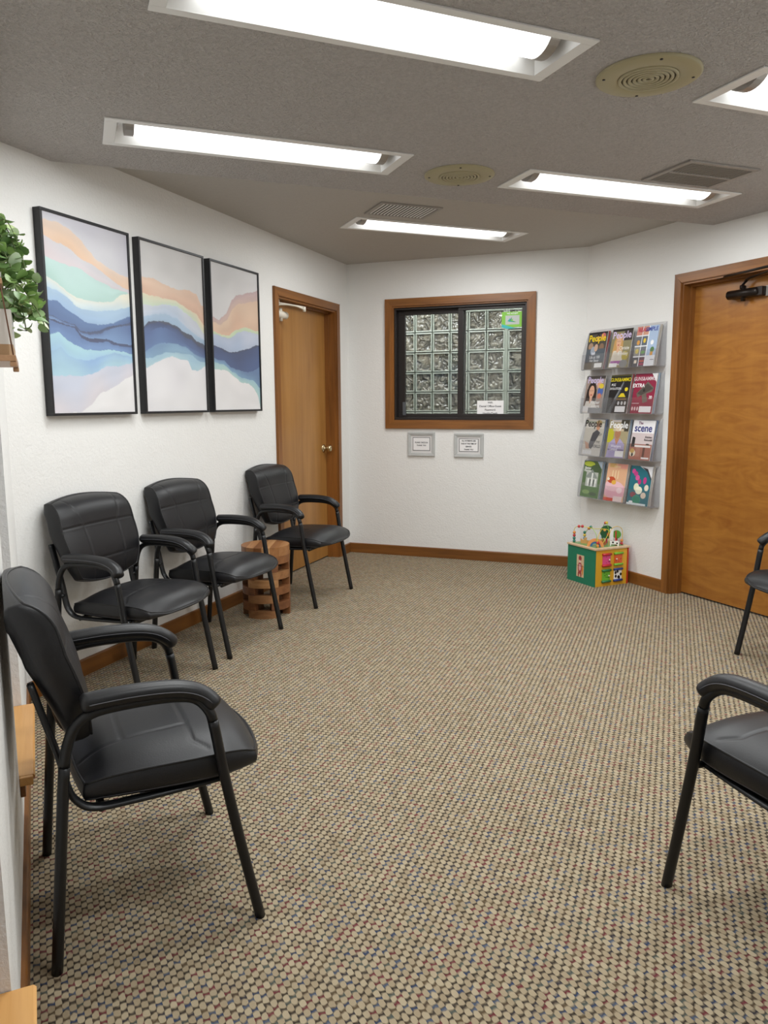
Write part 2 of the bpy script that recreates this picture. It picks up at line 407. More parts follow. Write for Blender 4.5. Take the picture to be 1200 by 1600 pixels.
wall('wall_left', 'left', 3.627, [D1])
wall('wall_back', 'back', BW, [(BW - WX1, BW - WX0, WZ0, WZ1)])
wall('wall_right', 'right', RL, [D2])
wall('wall_near_left', 'near', 5.515, [W_N1, W_N2])
wall('wall_east', 'east', 5.596, [])
# floor
mb = MB(); mb.box((-3, -9, -.05), (6, 2.5, 0), MT['carpet']); tag(mb.build('floor'), kind='structure')
# ceilings with cut-outs for the recessed lights
LIGHTS = [  # cx, cy, angle, z, label
    ((1.800, -3.906), 43.2, 2.358, 'long recessed fluorescent ceiling light nearest the camera, running off the top of the photo'),
    ((.948, -3.092), 42.0, 2.358, 'long recessed ceiling light above the three framed paintings on the left'),
    ((2.320, -1.862), 41.0, 2.358, 'recessed ceiling light between the grey return grille and the wall with the magazine rack'),
    ((1.070, -.970), 43.0, 2.440, 'farthest recessed ceiling light, just beyond the small slatted vent'),
    ((3.200, -2.677), 42.0, 2.358, 'recessed ceiling light cut off at the right edge, beside the larger round speaker'),
    ((2.66, -4.75), 43.0, 2.358, 'added recessed ceiling light out of view, brightening the foreground by the two nearest chairs'),  # extra fixture added out of view to brighten the foreground
]
def rect(c, ang, hx, hy):
    a = rad(ang); ca, sa = cos(a), sin(a)
    return [(c[0] + ca * x - sa * y, c[1] + sa * x + ca * y) for x, y in ((-hx, -hy), (hx, -hy), (hx, hy), (-hx, hy))]
FRONT = [(-.02, -3.283 - .018), (2.80, -.815), (3.95, -1.95), (3.95, -7.62), (-.02, -3.627)]
BACK = [(-.02, .02), (-.02, -3.283 - .018), (2.80, -.815), (1.969, .02)]
def ceiling(name, poly, z, holes, mat):
    loops = [[Vector((x, y, 0)) for x, y in poly]] + [[Vector((x, y, 0)) for x, y in h] for h in holes]
    tri = tessellate_polygon(loops); V = [(p.x, p.y, z) for l in loops for p in l]; F = []
    for t in tri:
        a, b, c = [Vector(V[i]) for i in t]
        F.append(t if (b - a).cross(c - a).z < 0 else t[::-1])
    mb = MB(); mb.add(V, F, mat)
    return mb, V, loops
mb, V, loops = ceiling('ceiling', FRONT, 2.358, [rect(l[0], l[1], .585, .125) for l in LIGHTS if l[2] < 2.4], MT['ceil'])
mb.add([(-.02, -3.301, 2.358), (2.80, -.815, 2.358), (2.80, -.815, 2.46), (-.02, -3.301, 2.46)], [(0, 1, 2, 3)], MT['ceil2'])
tag(mb.build('ceiling'), kind='structure')
mb, V, loops = ceiling('ceiling', BACK, 2.44, [rect(l[0], l[1], .585, .125) for l in LIGHTS if l[2] > 2.4], MT['ceil2'])
tag(mb.build('ceiling'), kind='structure')
mb = MB(); mb.box((-.3, -7.9, 2.62), (4.2, .1, 2.66), MT['white']); tag(mb.build('ceiling'), kind='structure')

# baseboards
BBH = .083
def baseboard(name, fr, a, b):
    mb = MB(); prof = [(0.0, 0.0), (.013, 0), (.013, BBH - .006), (.009, BBH), (0, BBH)]
    mb.prism([(y, z) for y, z in prof], a, b, MT['base'], axis='x')
    return tag(place(mb.build(name), fr), kind='structure')
baseboard('baseboard_left', 'left', 1.29, 3.615); baseboard('baseboard_left', 'left', .0, .19)
baseboard('baseboard_back', 'back', .0, BW)
baseboard('baseboard_right', 'right', rX(.882), RL); baseboard('baseboard_right', 'right', 0, rX(1.94))
baseboard('baseboard_near_left', 'near', .0, 5.4); baseboard('baseboard_east', 'east', .1, 5.5)

# ---------------------------------------------------------------- doors
def door(name, fr, hole, leafmat, label_none=None):
    x0, x1, _, zt = hole; root = MB()
    root.box((x0 + .012, -.125, .012), (x1 - .012, -.088, zt - .012), leafmat)
    leaf = place(root.build(name), fr); tag(leaf, kind='structure')
    q = .060
    for poly, mt in (([(x0 - q, 0), (x0, 0), (x0, zt), (x0 - q, zt + q)], 'trim_z'), ([(x1, 0), (x1 + q, 0), (x1 + q, zt + q), (x1, zt)], 'trim_z'), ([(x0, zt), (x1, zt), (x1 + q, zt + q), (x0 - q, zt + q)], 'trim_x')):
        m = MB(); m.prism(poly, .0002, .013, MT[mt], axis='y')
        cx_, cz_ = sum(p[0] for p in poly) / 4, sum(p[1] for p in poly) / 4
        sx_, sz_ = (.9, 1) if mt == 'trim_z' else (1, .9)
        m.prism([((px_ - cx_) * sx_ + cx_, (pz_ - cz_) * sz_ + cz_) for px_, pz_ in poly], .013, .018, MT[mt], axis='y')
        m.build('door_casing', leaf)
    for a, b in ((x0, x0 + .011), (x1 - .011, x1)):
        m = MB(); m.box((a, -.14, 0), (b, .004, zt), MT['trim_z']); m.build('door_jamb', leaf)
        c, d = (b, b + .012) if a == x0 else (a - .012, a)
        m = MB(); m.box((c, -.087, 0), (d, -.052, zt - .011), MT['trim_z']); m.build('door_stop', leaf)
    m = MB(); m.box((x0 + .011, -.14, zt - .011), (x1 - .011, .004, zt), MT['trim_x']); m.build('door_jamb', leaf)
    m = MB(); m.box((x0 + .023, -.087, zt - .023), (x1 - .023, -.052, zt - .0115), MT['trim_x']); m.build('door_stop', leaf)
    return leaf
d1 = door('door_1', 'left', D1, MT['door_a'])
# knob
m = MB(); Rm = Matrix.Translation((D1[0] + .075, -.088, .925)) @ Matrix.Rotation(-pi / 2, 4, 'X')
m.lathe([(0, 0), (.034, 0), (.034, .004), (.026, .009), (.012, .012), (.012, .035), (.02, .041), (.029, .052), (.029, .064), (.02, .073), (0, .076)], MT['chrome'], 22, Rm)
m.box((D1[0] + .012, -.092, .895), (D1[0] + .016, -.0865, .955), MT['chrome'])
k = m.build('door_knob', d1); k['label'] = 'shiny nickel door knob'
def closer(leaf, xb, z, mat, flip, arm_pts, shoe, scale=1.0):
    m = MB(); y0 = -.088; L_ = .21 * scale
    m.box((xb - L_ / 2, y0, z - .024), (xb + L_ / 2, y0 + .012, z + .024), mat, .003)
    m.tube([(xb - L_ / 2 - .005, y0 + .038, z), (xb - L_ / 2 + .004, y0 + .038, z), (xb + L_ / 2, y0 + .038, z)], .027, mat, 18, rs=[.8, 1, 1])
    m.box((xb + flip * (L_ / 2 - .01), y0 + .004, z - .026), (xb + flip * (L_ / 2 + .035), y0 + .05, z + .026), mat, .003)
    m.box((xb + flip * (L_ / 2 + .03), y0, z - .03), (xb + flip * (L_ / 2 + .055), y0 + .016, z + .03), MT['endcap'] if mat is MT['closer'] else mat, .002)
    m.tube([(xb, y0 + .038, z - .045), (xb, y0 + .038, z + .045)], .014, mat, 14)
    c = m.build('door_closer', leaf)
    m = MB(); m.tube(smooth_path(arm_pts[0], 5), .0055, mat, 10, rb=.011, up=(0, 0, 1)); m.tube([arm_pts[0][0], Vector(arm_pts[0][0]) + Vector((0, 0, -.02))], .015, mat, 14)
    m.tube([Vector(arm_pts[0][-1]) + Vector((0, 0, -.014)), Vector(arm_pts[0][-1]) + Vector((0, 0, .02))], .011, mat, 12)
    m.tube(arm_pts[1], .0075, mat, 10)
    m.box(Vector(shoe) - Vector((.016, .012, .012)), Vector(shoe) + Vector((.016, .012, .014)), mat, .003)
    m.build('closer_arm', c)
    return c
zc = 1.945
xw = D1[1]
c1 = closer(d1, xw - .145, 1.925, MT['closerw'], 1, ([(xw - .09, -.05, 1.972), (xw - .11, -.03, 1.99), (xw - .18, .045, 1.985), (xw - .225, .10, 1.96)], [(xw - .225, .10, 1.975), (xw - .15, -.02, 1.998), (xw - .10, -.04, 2.0)]), (xw - .09, -.045, 2.01), .75)
c1['label'] = 'ivory door closer'
d2 = door('door_2', 'right', D2, MT['door_b'])
c2 = closer(d2, rX(1.37), 1.93, MT['closer'], -1, ([(rX(1.36), -.05, 1.978), (rX(1.385), -.05, 2.0), (rX(1.42), -.03, 2.008), (rX(1.62), .06, 2.012), (rX(1.78), .13, 2.012)], [(rX(1.78), .13, 2.032), (rX(1.5), .06, 2.034), (rX(1.23), -.012, 2.037)]), (rX(1.225), -.012, 2.042))
c2['label'] = 'dark bronze door closer'
m = MB(); Rm = Matrix.Translation((rX(t1) + .075, -.088, .95)) @ Matrix.Rotation(-pi / 2, 4, 'X')
m.lathe([(0, 0), (.034, 0), (.034, .004), (.026, .009), (.012, .012), (.012, .035), (.02, .041), (.029, .052), (.029, .064), (.02, .073), (0, .076)], MT['chrome'], 22, Rm)
m.build('door_knob', d2)
# dark void behind the doors is unnecessary: leaves fill the openings

# ---------------------------------------------------------------- reception window
X = lambda x: BW - x
m = MB()
def casing(m, x0, x1, z0, z1, wd, mx, mz):
    for poly, mt in (([(x0, z1), (x1, z1), (x1 + wd, z1 + wd), (x0 - wd, z1 + wd)], mx), ([(x0 - wd, z0 - wd), (x1 + wd, z0 - wd), (x1, z0), (x0, z0)], mx), ([(x0 - wd, z0 - wd), (x0, z0), (x0, z1), (x0 - wd, z1 + wd)], mz), ([(x1, z0), (x1 + wd, z0 - wd), (x1 + wd, z1 + wd), (x1, z1)], mz)):
        m.prism(poly, .0002, .019, mt, axis='y')
casing(m, X(WX1), X(WX0), WZ0, WZ1, .059, MT['trim_x'], MT['trim_z'])
a, b = X(WX1), X(WX0)
m.box((a, -.14, WZ0), (a + .012, .006, WZ1), MT['trim_z']); m.box((b - .012, -.14, WZ0), (b, .006, WZ1), MT['trim_z'])
m.box((a + .012, -.14, WZ1 - .012), (b - .012, .006, WZ1), MT['trim_x']); m.box((a + .012, -.14, WZ0), (b - .012, .006, WZ0 + .012), MT['trim_x'])
win = tag(place(m.build('window_1'), 'back'), kind='structure')
fx0, fx1, fz0, fz1 = a + .012, b - .012, WZ0 + .012, WZ1 - .012
def ring(m, x0, x1, z0, z1, y0, y1, l, r, bt, t, mat, bev=.002):
    m.box((x0, y0, z0), (x1, y1, z0 + bt), mat, bev); m.box((x0, y0, z1 - t), (x1, y1, z1), mat, bev)
    m.box((x0, y0, z0 + bt), (x0 + l, y1, z1 - t), mat, bev); m.box((x1 - r, y0, z0 + bt), (x1, y1, z1 - t), mat, bev)
m = MB(); ring(m, fx0, fx1, fz0, fz1, -.115, -.012, .016, .016, .022, .018, MT['bronze']); m.build('window_frame', win)
mull = X(.987)
# right-hand sash in front (smaller local x), left-hand sash behind
for nm, x0, x1, y0, y1, l, r in (('sash', fx0 + .016, mull + .030, -.058, -.030, .028, .042), ('sash', mull - .020, fx1 - .016, -.096, -.068, .035, .060)):
    m = MB(); zb, zt_ = fz0 + .022, fz1 - .018
    ring(m, x0, x1, zb, zt_, y0, y1, l, r, .028, .022 if nm and y0 > -.06 else .036, MT['bronze'])
    s_ = m.build('sash', win)
    m = MB(); m.box((x0 + l, (y0 + y1) / 2 - .0015, zb + .028), (x1 - r, (y0 + y1) / 2 + .0015, zt_ - .022), MT['glass']); m.build('glass_pane', s_)
m = MB(); m.box((fx1 - .016 - .066, -.068, 1.19), (fx1 - .016 - .040, -.058, 1.30), plain('sash_pull_grey', '55585c', .4), .002); m.build('sash_pull', win)
# paper notice and sticker on the right-hand pane
gy = -.0420
def sheet(name, lo, hi, mat, fr='back', th=.0006):
    m = MB(); cx, cz = (lo[0] + hi[0]) / 2, (lo[2] + hi[2]) / 2; w_, h_ = abs(hi[0] - lo[0]) / 2, abs(hi[2] - lo[2]) / 2
    m.box((-w_, 0, -h_), (w_, th, h_), mat); o = m.build(name); place(o, fr, cx, lo[1], cz); return o
pn = sheet('paper_notice', (X(1.336), gy, 1.188), (X(1.119), gy, 1.308), MT['paper'])
tag(pn, 'white paper notice with wireless password taped inside the reception window glass', 'notice')
RY = (pi / 2, 0, pi)
for i, (t_, sz) in enumerate((('WiFi:', .020), ('Dental Office-Guest', .022), ('Password:', .022), ('HealthyTeeth', .022))):
    text(t_, sz, MT['ink'], pn, (0, .0008, .043 - i * .0285), RY, bold=.0004)
st = empty('payment_sticker'); place(st, 'back', X(1.395), gy, 1.935); tag(st, 'green and blue square payment sticker in the upper right of the window', 'sticker')
m = MB(); m.box((-.085, 0, -.055), (.085, .0006, .063), flat('7fbf3a')); m.build('sticker_sheet', st)
m = MB(); m.prism([(-.085, -.062), (-.02, -.062), (.085, -.03), (.085, -.055), (.04, -.068)][::-1], .0004, .0009, flat('35b0b0'), axis='y')
m.box((-.055, .0007, -.035), (.055, .0012, .035), flat('b9bdb9')); m.build('card_print', st)
m = MB()
for k_, (cc, dx) in enumerate((('1f7f5a', 0), ('2aa0a0', .012), ('6fc04a', -.010))):
    m.prism([(-.03 + dx, -.018), (.028 + dx, -.014 + .004 * k_), (.004 + dx, .024 - .006 * k_), (.008 + dx, -.006)][::-1], .0013 + k_ * .0003, .0015 + k_ * .0003, flat(cc), axis='y')
m.build('emblem', st)
text('WE ACCEPT', .016, MT['paper'], st, (0, .0012, .049), RY, bold=.0004)
# room behind the window with a glass-block partition
YB = 1.55
def bx(name, lo, hi, mat): m = MB(); m.box(lo, hi, mat); return tag(m.build(name), kind='structure')
bx('wall_office_left', (-1.05, .14, 0), (-.95, 2.45, 2.44), MT['backwall'])
bx('wall_office_right', (3.2, .14, 0), (3.3, 2.45, 2.44), MT['backwall'])
bx('wall_office_back', (-1.05, 2.35, 0), (3.3, 2.45, 2.44), MT['backwall'])
m = MB(); m.box((1.969, .001, 0), (3.3, .14, 2.44), MT['backwall']); tag(m.build('wall_office_front'), kind='structure')
m = MB(); m.box((-1.05, .001, 0), (-.14, .14, 2.44), MT['backwall']); tag(m.build('wall_office_front'), kind='structure')
bx('ceiling_office', (-1.05, .0, 2.44), (3.3, 2.45, 2.5), MT['white'])
part = MB(); cw, rh = .186, .2
cols = [.104 + cw * i for i in range(-5, 5)] ; cols2 = [1.062 + cw * i for i in range(0, 8)]
ztop = 2.3
part.box((-.94, YB + .02, 0), (3.19, YB + .09, 2.44), MT['mortar'])
part.box((.978 + .058 - .03, YB - .012, 0), (1.062 - .004, YB + .03, 2.3), MT['mortar'], .012)
gp = tag(part.build('wall_glass_block'), kind='structure')
bl = MB(); h = .088; hz = .095
ring(bl, -h, h, -hz, hz, -.035, .03, .012, .012, .012, .012, MT['blockrim'], .005)
blk0 = None
def wavy():
    m = MB(); n = 10; V = []; F = []
    for j in range(n + 1):
        for i in range(n + 1):
            x = -.077 + .154 * i / n; z = -.084 + .168 * j / n
            V.append((x, -.012 + .007 * sin(i * 1.9 + j * 1.3) * cos(j * 1.7 - i * .6), z))
    for j in range(n):
        for i in range(n): a = j * (n + 1) + i; F.append((a, a + 1, a + n + 2, a + n + 1))
    m.add(V, F, MT['block'], True); return m
wv_ = wavy(); o_ = len(bl.v)
bl.add(wv_.v, [tuple(f) for f in wv_.f], MT['block'], True)
for cx in cols + cols2:
    for k_ in range(11):
        cz = .1 + rh * k_
        if cz + .1 > 2.4: continue
        if blk0 is None: blk0 = bl.build('glass_block', gp); o = blk0
        else: o = blk0.copy(); C.objects.link(o)
        o.location = (cx + cw / 2 - .003, YB, cz)
for (ox, oy) in ((.2, .95), (1.75, .95)):  # unseen lamps added to light the room behind the window
    r_ = empty('added_office_light', (ox, oy, 2.44)); m = MB(); ring(m, -.62, .62, -.16, .16, 0, .02, .02, .02, .02, .02, MT['white'])
    m2 = MB(); m2.box((-.62, -.16, -.02), (.62, .16, -.001), MT['white']); m2.build('housing', r_)
    m3 = MB(); m3.box((-.6, -.14, -.05), (.6, .14, -.021), MT['added_office_glow'], .012); m3.build('lens', r_)
    tag(r_, 'added unseen ceiling light for the office behind the reception window, %s one' % ('left' if ox < 1 else 'right'), 'light')

# ---------------------------------------------------------------- low windows in the near left wall
for n_, (x0, x1, z0, z1) in ((2, W_N1), (3, W_N2)):
    m = MB(); ring(m, x0, x1, z0, z1, -.135, -.095, .04, .04, .04, .04, MT['trim_z'])
    wn_ = tag(place(m.build('window_%d' % n_), 'near'), kind='structure')
    m = MB(); m.box((x0 + .04, -.118, z0 + .04), (x1 - .04, -.114, z1 - .04), MT['glass']); m.build('glass_pane', wn_)
    # stool with horns and stepped nosing, apron below
    m = MB(); m.prism([(-.094, z0 - .012), (.030, z0 - .012), (.036, z0 - .008), (.036, z0 + .000), (.041, z0 + .004), (.041, z0 + .009), (.036, z0 + .014), (-.094, z0 + .014)], x0 + .002, x1 - .002, MT['sill'], axis='x')
    m.box((x0 - .0, .0005, z0 - .012), (x1 + .012, .036, z0 + .013), MT['sill'], .003)
    m.build('window_stool', wn_)
    m = MB(); m.box((x0, .0005, z0 - .055), (x1 - .01, .014, z0 - .012), MT['trim_x'], .003); m.build('window_apron', wn_)

# ---------------------------------------------------------------- ceiling lights
def light(i, c, ang, z, label):
    r = empty('recessed_ceiling_light', (c[0], c[1], z), rad(ang)); tag(r, label, 'light', 'recessed fluorescent lights in the ceiling')
    m = MB(); hx, hy = .628, .156
    ox, oy = .583, .123
    for lo, hi in (((-hx, -hy), (hx, -oy)), ((-hx, oy), (hx, hy)), ((-hx, -oy), (-ox, oy)), ((ox, -oy), (hx, oy))):
        m.box((*lo, -.006), (*hi, -.0005), MT['white'], .0015)
    m.build('flange', r)
    m = MB(); W = MT['white']; zt = .078; ix, iy = .56, .085
    V = [(-ox, -oy, -.004), (ox, -oy, -.004), (ox, oy, -.004), (-ox, oy, -.004), (-ix, -iy, zt), (ix, -iy, zt), (ix, iy, zt), (-ix, iy, zt)]
    m.add(V, [(0, 1, 5, 4), (1, 2, 6, 5), (2, 3, 7, 6), (3, 0, 4, 7), (4, 5, 6, 7)], W)
    m.build('reflector_tray', r)
    def arc(k=14, rx=.082, rz=.072, z0=.062): return [(rx * cos(pi + pi * j / k), z0 + rz * sin(pi + pi * j / k) * .93) for j in range(k + 1)]
    A = arc(); le = .515
    V = []; F = []
    for x in (-le, le): V += [(x, a, b) for a, b in A]
    n = len(A)
    for j in range(n - 1): F.append((j, j + 1, n + j + 1, n + j))
    m = MB(); m.add(V, F, MT['lens'], True); m.build('lens', r)
    ld = bpy.data.lights.new('fluorescent_tube', 'AREA'); ld.shape = 'RECTANGLE'; ld.size = 1.0; ld.size_y = .10; ld.energy = TUBE_WATTS; ld.color = LENS_COLOR
    lo = bpy.data.objects.new('fluorescent_tube', ld); C.objects.link(lo); lo.parent = r; lo.location = (0, 0, -.008)
    for s_ in (-1, 1):
        m = MB(); B = arc(rx=.084, rz=.074)
        V = []; 
        for x in (s_ * le, s_ * (le + .035)): V += [(x, a, b) for a, b in B]
        n = len(B); F = [(j, j + 1, n + j + 1, n + j) for j in range(n - 1)] + [list(range(n)), list(range(n, 2 * n))]
        m.add(V, F, MT['endcap'], False); m.build('end_cap', r)
    return r
for i, (c, a, z, lb) in enumerate(LIGHTS):
    light(i, c, a, z, lb)

# speakers in the ceiling
def speaker(c, r, z, label):
    o = empty('ceiling_speaker', (c[0], c[1], z), 0); tag(o, label, 'speaker', 'round speaker covers in the ceiling')
    m = MB(); m.lathe([(r, -.0005), (r, -.005), (r * .96, -.009), (r * .62, -.013), (r * .57, -.008), (.0, -.008)][::-1], MT['speaker'], 48)
    m.build('cover_plate', o)
    k = 5
    m = MB(); m.lathe([(0, -.0085), (r * .54, -.0085)], MT['speakerdark'], 40); m.build('grille_backing', o)
    for i in range(k + 1):
        r0 = r * (.055 + .092 * i); r1 = r0 + r * .055
        m = MB(); m.lathe([(r0, -.009), (r0, -.014), (r1, -.014), (r1, -.009)], MT['speaker'], 40); m.build('grille_ring', o)
    for q in range(4):
        m = MB(); a = q * pi / 2 + .3; m.lathe([(0, -.0125), (.005, -.0125), (.005, -.008)], MT['closer'], 8, Matrix.Translation((cos(a) * r * .86, sin(a) * r * .86, 0))); m.build('screw', o)
    return o
speaker((2.490, -3.270), .168, 2.358, 'larger looking round cream ceiling speaker next to the nearest ceiling light')
speaker((1.622, -2.420), .165, 2.358, 'smaller looking round cream ceiling speaker near the middle of the ceiling')
def vent(c, ang, z, hx, hy, slats, label):
    o = empty('ceiling_vent', (c[0], c[1], z), rad(ang)); tag(o, label, 'vent')
    m = MB(); fw_ = .022
    for lo, hi in (((-hx, -hy), (hx, -hy + fw_)), ((-hx, hy - fw_), (hx, hy)), ((-hx, -hy + fw_), (-hx + fw_, hy - fw_)), ((hx - fw_, -hy + fw_), (hx, hy - fw_))):
        m.box((*lo, -.009), (*hi, -.0005), MT['vent'], .002)
    m.build('vent_frame', o)
    m = MB(); m.box((-hx + fw_, -hy + fw_, -.002), (hx - fw_, hy - fw_, -.0006), MT['ventdark'] if slats else MT['filt']); m.build('vent_backing', o)
    if slats:
        n = 16
        for i in range(n):
            x = -hx + fw_ + (i + .5) * (2 * hx - 2 * fw_) / n
            m = MB(); R_ = Matrix.Translation((x, 0, -.006)) @ Matrix.Rotation(rad(28), 4, 'Y')
            m.box((-.0036, -hy + fw_, -.0006), (.0036, hy - fw_, .0006), MT['white'], Mx=R_); m.build('slat', o)
    else:
        m = MB(); m.box((-hx + fw_, -.006, -.009), (hx - fw_, .006, -.002), MT['vent']); m.build('cross_bar', o)
        for i in range(22):
            x = -hx + fw_ + (i + .5) * (2 * hx - 2 * fw_) / 22
            m = MB(); m.box((x - .0012, -hy + fw_, -.006), (x + .0012, hy - fw_, -.002), MT['vent']); m.build('slat', o)
    return o
vent((1.041, -1.556), 42, 2.44, .197, .145, True, 'small slatted metal supply vent in the far ceiling')
vent((2.680, -2.006), 41.5, 2.358, .205, .165, False, 'grey return air grille with a centre bar, right of the middle of the ceiling')

# ---------------------------------------------------------------- chairs
def pillow_grid(nu, nv, f): 
    V = []; F = []
    for j in range(nv + 1):
        for i in range(nu + 1): V.append(f(i / nu, j / nv))
    for j in range(nv):
        for i in range(nu): a = j * (nu + 1) + i; F.append((a, a + 1, a + nu + 2, a + nu + 1))
    return V, F
def seg_dist(p, a, b):
    ax, ay = a; bx_, by = b; px, py = p; dx, dy = bx_ - ax, by - ay
    t = max(0, min(1, ((px - ax) * dx + (py - ay) * dy) / (dx * dx + dy * dy + 1e-12)))
    return math.hypot(px - ax - t * dx, py - ay - t * dy)
def groove(p, segs, w_=.0065, d=.0038):
    m_ = min(seg_dist(p, a, b) for a, b in segs); return -d * math.exp(-(m_ / w_) ** 2)
def sgnpow(c, p): return math.copysign(abs(c) ** p, c)
def cushion(outline, zt, zb, segs, tofn, mat, name, parent, n=56, rings=(1, .985, .95, .9, .82, .72, .6, .46, .3, .14), edge_r=.02):
    pass
def chair(label, loc, ang):
    r = empty('guest_chair', loc, ang); tag(r, label, 'chair', 'black padded guest chairs around the waiting room')
    LT, PD, ST = MT['leather'], MT['pad'], MT['steel']
    def squircle(a, b, kf, kr):
        """unit square -> rounded outline, a across, b rear(-1) to front(+1)"""
        k = kf if b > 0 else kr
        return a * sqrt(1 - k * b * b / 2), b * sqrt(1 - k * a * a / 2)
    def rim_idx(nu, nv): return [i for i in range(nu + 1)] + [j * (nu + 1) + nu for j in range(1, nv + 1)] + [nv * (nu + 1) + i for i in range(nu - 1, -1, -1)] + [j * (nu + 1) for j in range(nv - 1, 0, -1)]
    # --- seat: rounded plan, domed waterfall top
    xm, xh = .300, .231
    segs = [((.345, -.185), (.345, .185)), ((.185, -.11), (.185, .11)), ((.085, -.112), (.345, -.100)), ((.085, .112), (.345, .100)), ((.345, -.185), (.375, -.225)), ((.345, .185), (.375, .225))]
    def base_z(x): return sint([(.075, .420), (.15, .434), (.26, .441), (.40, .444), (.46, .436), (.50, .420), (.52, .402)], x)
    def top(u, v):
        a, b = squircle(2 * u - 1, 2 * v - 1, .62, .30)
        x = xm + xh * b; y = a * sint([(-1, .232), (0, .246), (.5, .262), (1, .272)], b)
        ra, rb_ = abs(2 * u - 1), abs(2 * v - 1)
        dome = .034 * (1 - ra ** 3.2) * (1 - rb_ ** 5) * (1 - .0 * b)
        side = .008 * ra ** 2 * sint([(-1, -.3), (-.3, 0), (.6, 0), (1, -1)], b)
        g = groove((x, y), segs, .0042, .0030) if ra < .97 and rb_ < .97 else 0
        return (x, y, base_z(x) + dome + side + g)
    m = MB(); nu, nv = 84, 76
    V, F = pillow_grid(nu, nv, top); m.add(V, F, LT, True)
    rim = [Vector(V[i]) for i in rim_idx(nu, nv)]
    def botz(x): return interp([(.075, .373), (.3, .376), (.46, .381), (.52, .388)], x)
    loops_ = [rim]
    for bul, f_ in ((.004, .12), (.007, .35), (.007, .6), (.002, .85), (-.012, 1.0)):
        lp = []
        for p in rim:
            d = Vector((p.x - .29, p.y, 0)); d.normalize()
            zz = p.z + (botz(p.x) - p.z) * f_
            lp.append(Vector((p.x + d.x * bul, p.y + d.y * bul, zz)))
        loops_.append(lp)
    nR = len(rim); VV = [p for lp in loops_ for p in lp]; FF = []
    for k_ in range(len(loops_) - 1):
        for i in range(nR): j = (i + 1) % nR; FF.append((k_ * nR + i, (k_ + 1) * nR + i, (k_ + 1) * nR + j, k_ * nR + j))
    FF.append([(len(loops_) - 1) * nR + i for i in range(nR)][::-1])
    m.add(VV, FF, LT, True); seat = m.build('seat', r)
    m = MB(); m.tube([p for p in rim[::3]], .0036, PD, 6, closed=True); m.build('piping', seat)
    m = MB(); m.tube([p + Vector((0, 0, .002)) for p in loops_[-2]][::3], .0011, MT['thread'], 5, closed=True); m.build('seam_thread', seat)
    # --- backrest: tilted slab, front bulges, the top rolls back
    P0 = Vector((.103, 0, .508)); P1 = Vector((.022, 0, .878))
    ax = (P1 - P0); Lh = ax.length; ax.normalize(); nrm = Vector((ax.z, 0, -ax.x))   # front normal
    s2 = [((-.26, .655), (.26, .655)), ((-.26, .25), (.26, .25)), ((-.175, 1.04), (-.112, .655)), ((.175, 1.04), (.112, .655)), ((.112, .655), (.10, 0)), ((-.112, .655), (-.10, 0))]
    s2 = [((a[0], a[1] * Lh), (b[0], b[1] * Lh)) for a, b in s2]
    def fr_(u, v):
        a, b = squircle(2 * u - 1, 2 * v - 1, .34, .42)
        y = a * sint([(-1, .205), (-.5, .226), (.1, .236), (.6, .240), (1, .238)], b); h = (b + 1) / 2
        ra, rb_ = abs(2 * u - 1), abs(2 * v - 1)
        arch = .022 * (1 - a * a) * max(0, b) ** 1.5 - .010 * (1 - a * a) * max(0, -b) ** 1.5
        th0 = max(0, (h - .76) / .24) * rad(82)
        p = P0 + ax * (Lh * min(h, .76) + .089 * sin(th0) + arch)
        th = .022 * (1 - ra ** 3.5) * (1 - rb_ ** 6)
        roll = -.077 * (1 - cos(th0))
        vert = .010 * sin(pi * min(1, h / .62)) if h < .62 else 0
        con = .012 * a ** 2
        g = groove((y, h * Lh), s2, .0042, .0028) if ra < .985 and rb_ < .985 else 0
        p = p + nrm * (th + roll + vert + con + g); return (p.x, y, p.z)
    nu, nv = 84, 84
    V, F = pillow_grid(nu, nv, fr_); m = MB(); F = [f[::-1] for f in F]; m.add(V, F, LT, True)
    rim = [Vector(V[i]) for i in rim_idx(nu, nv)]; loops_ = [rim]; cen = (P0 + P1) / 2
    for bul, dp in ((.004, -.012), (.006, -.035), (.005, -.062), (-.003, -.078), (-.022, -.088)):
        lp = []
        for p in rim:
            d = Vector((p.x, p.y, p.z)) - cen; d -= nrm * d.dot(nrm); d.normalize()
            hh = (p - P0).dot(ax) / Lh
            k_ = sint([(-.02, .55), (.3, .82), (.7, 1.0), (1.1, 1.0)], hh) * max(.12, 1 - max(0, -(p - P0).dot(nrm)) / .076)
            lp.append(p + d * bul + nrm * dp * k_)
        loops_.append(lp)
    nR = len(rim); VV = [p for lp in loops_ for p in lp]; FF = []
    for k_ in range(len(loops_) - 1):
        for i in range(nR): j = (i + 1) % nR; FF.append((k_ * nR + i, k_ * nR + j, (k_ + 1) * nR + j, (k_ + 1) * nR + i))
    FF.append([(len(loops_) - 1) * nR + i for i in range(nR)])
    m.add(VV, FF, LT, True); back = m.build('backrest', r)
    m = MB(); m.tube(rim[::3], .0036, PD, 6, closed=True); m.build('piping', back)
    m = MB(); nlow = [p for p in loops_[-3] if (p - P0).dot(ax) / Lh < .12]
    m.tube(sorted(nlow, key=lambda q: q.y)[::3], .0011, MT['thread'], 5); m.build('seam_thread', back)
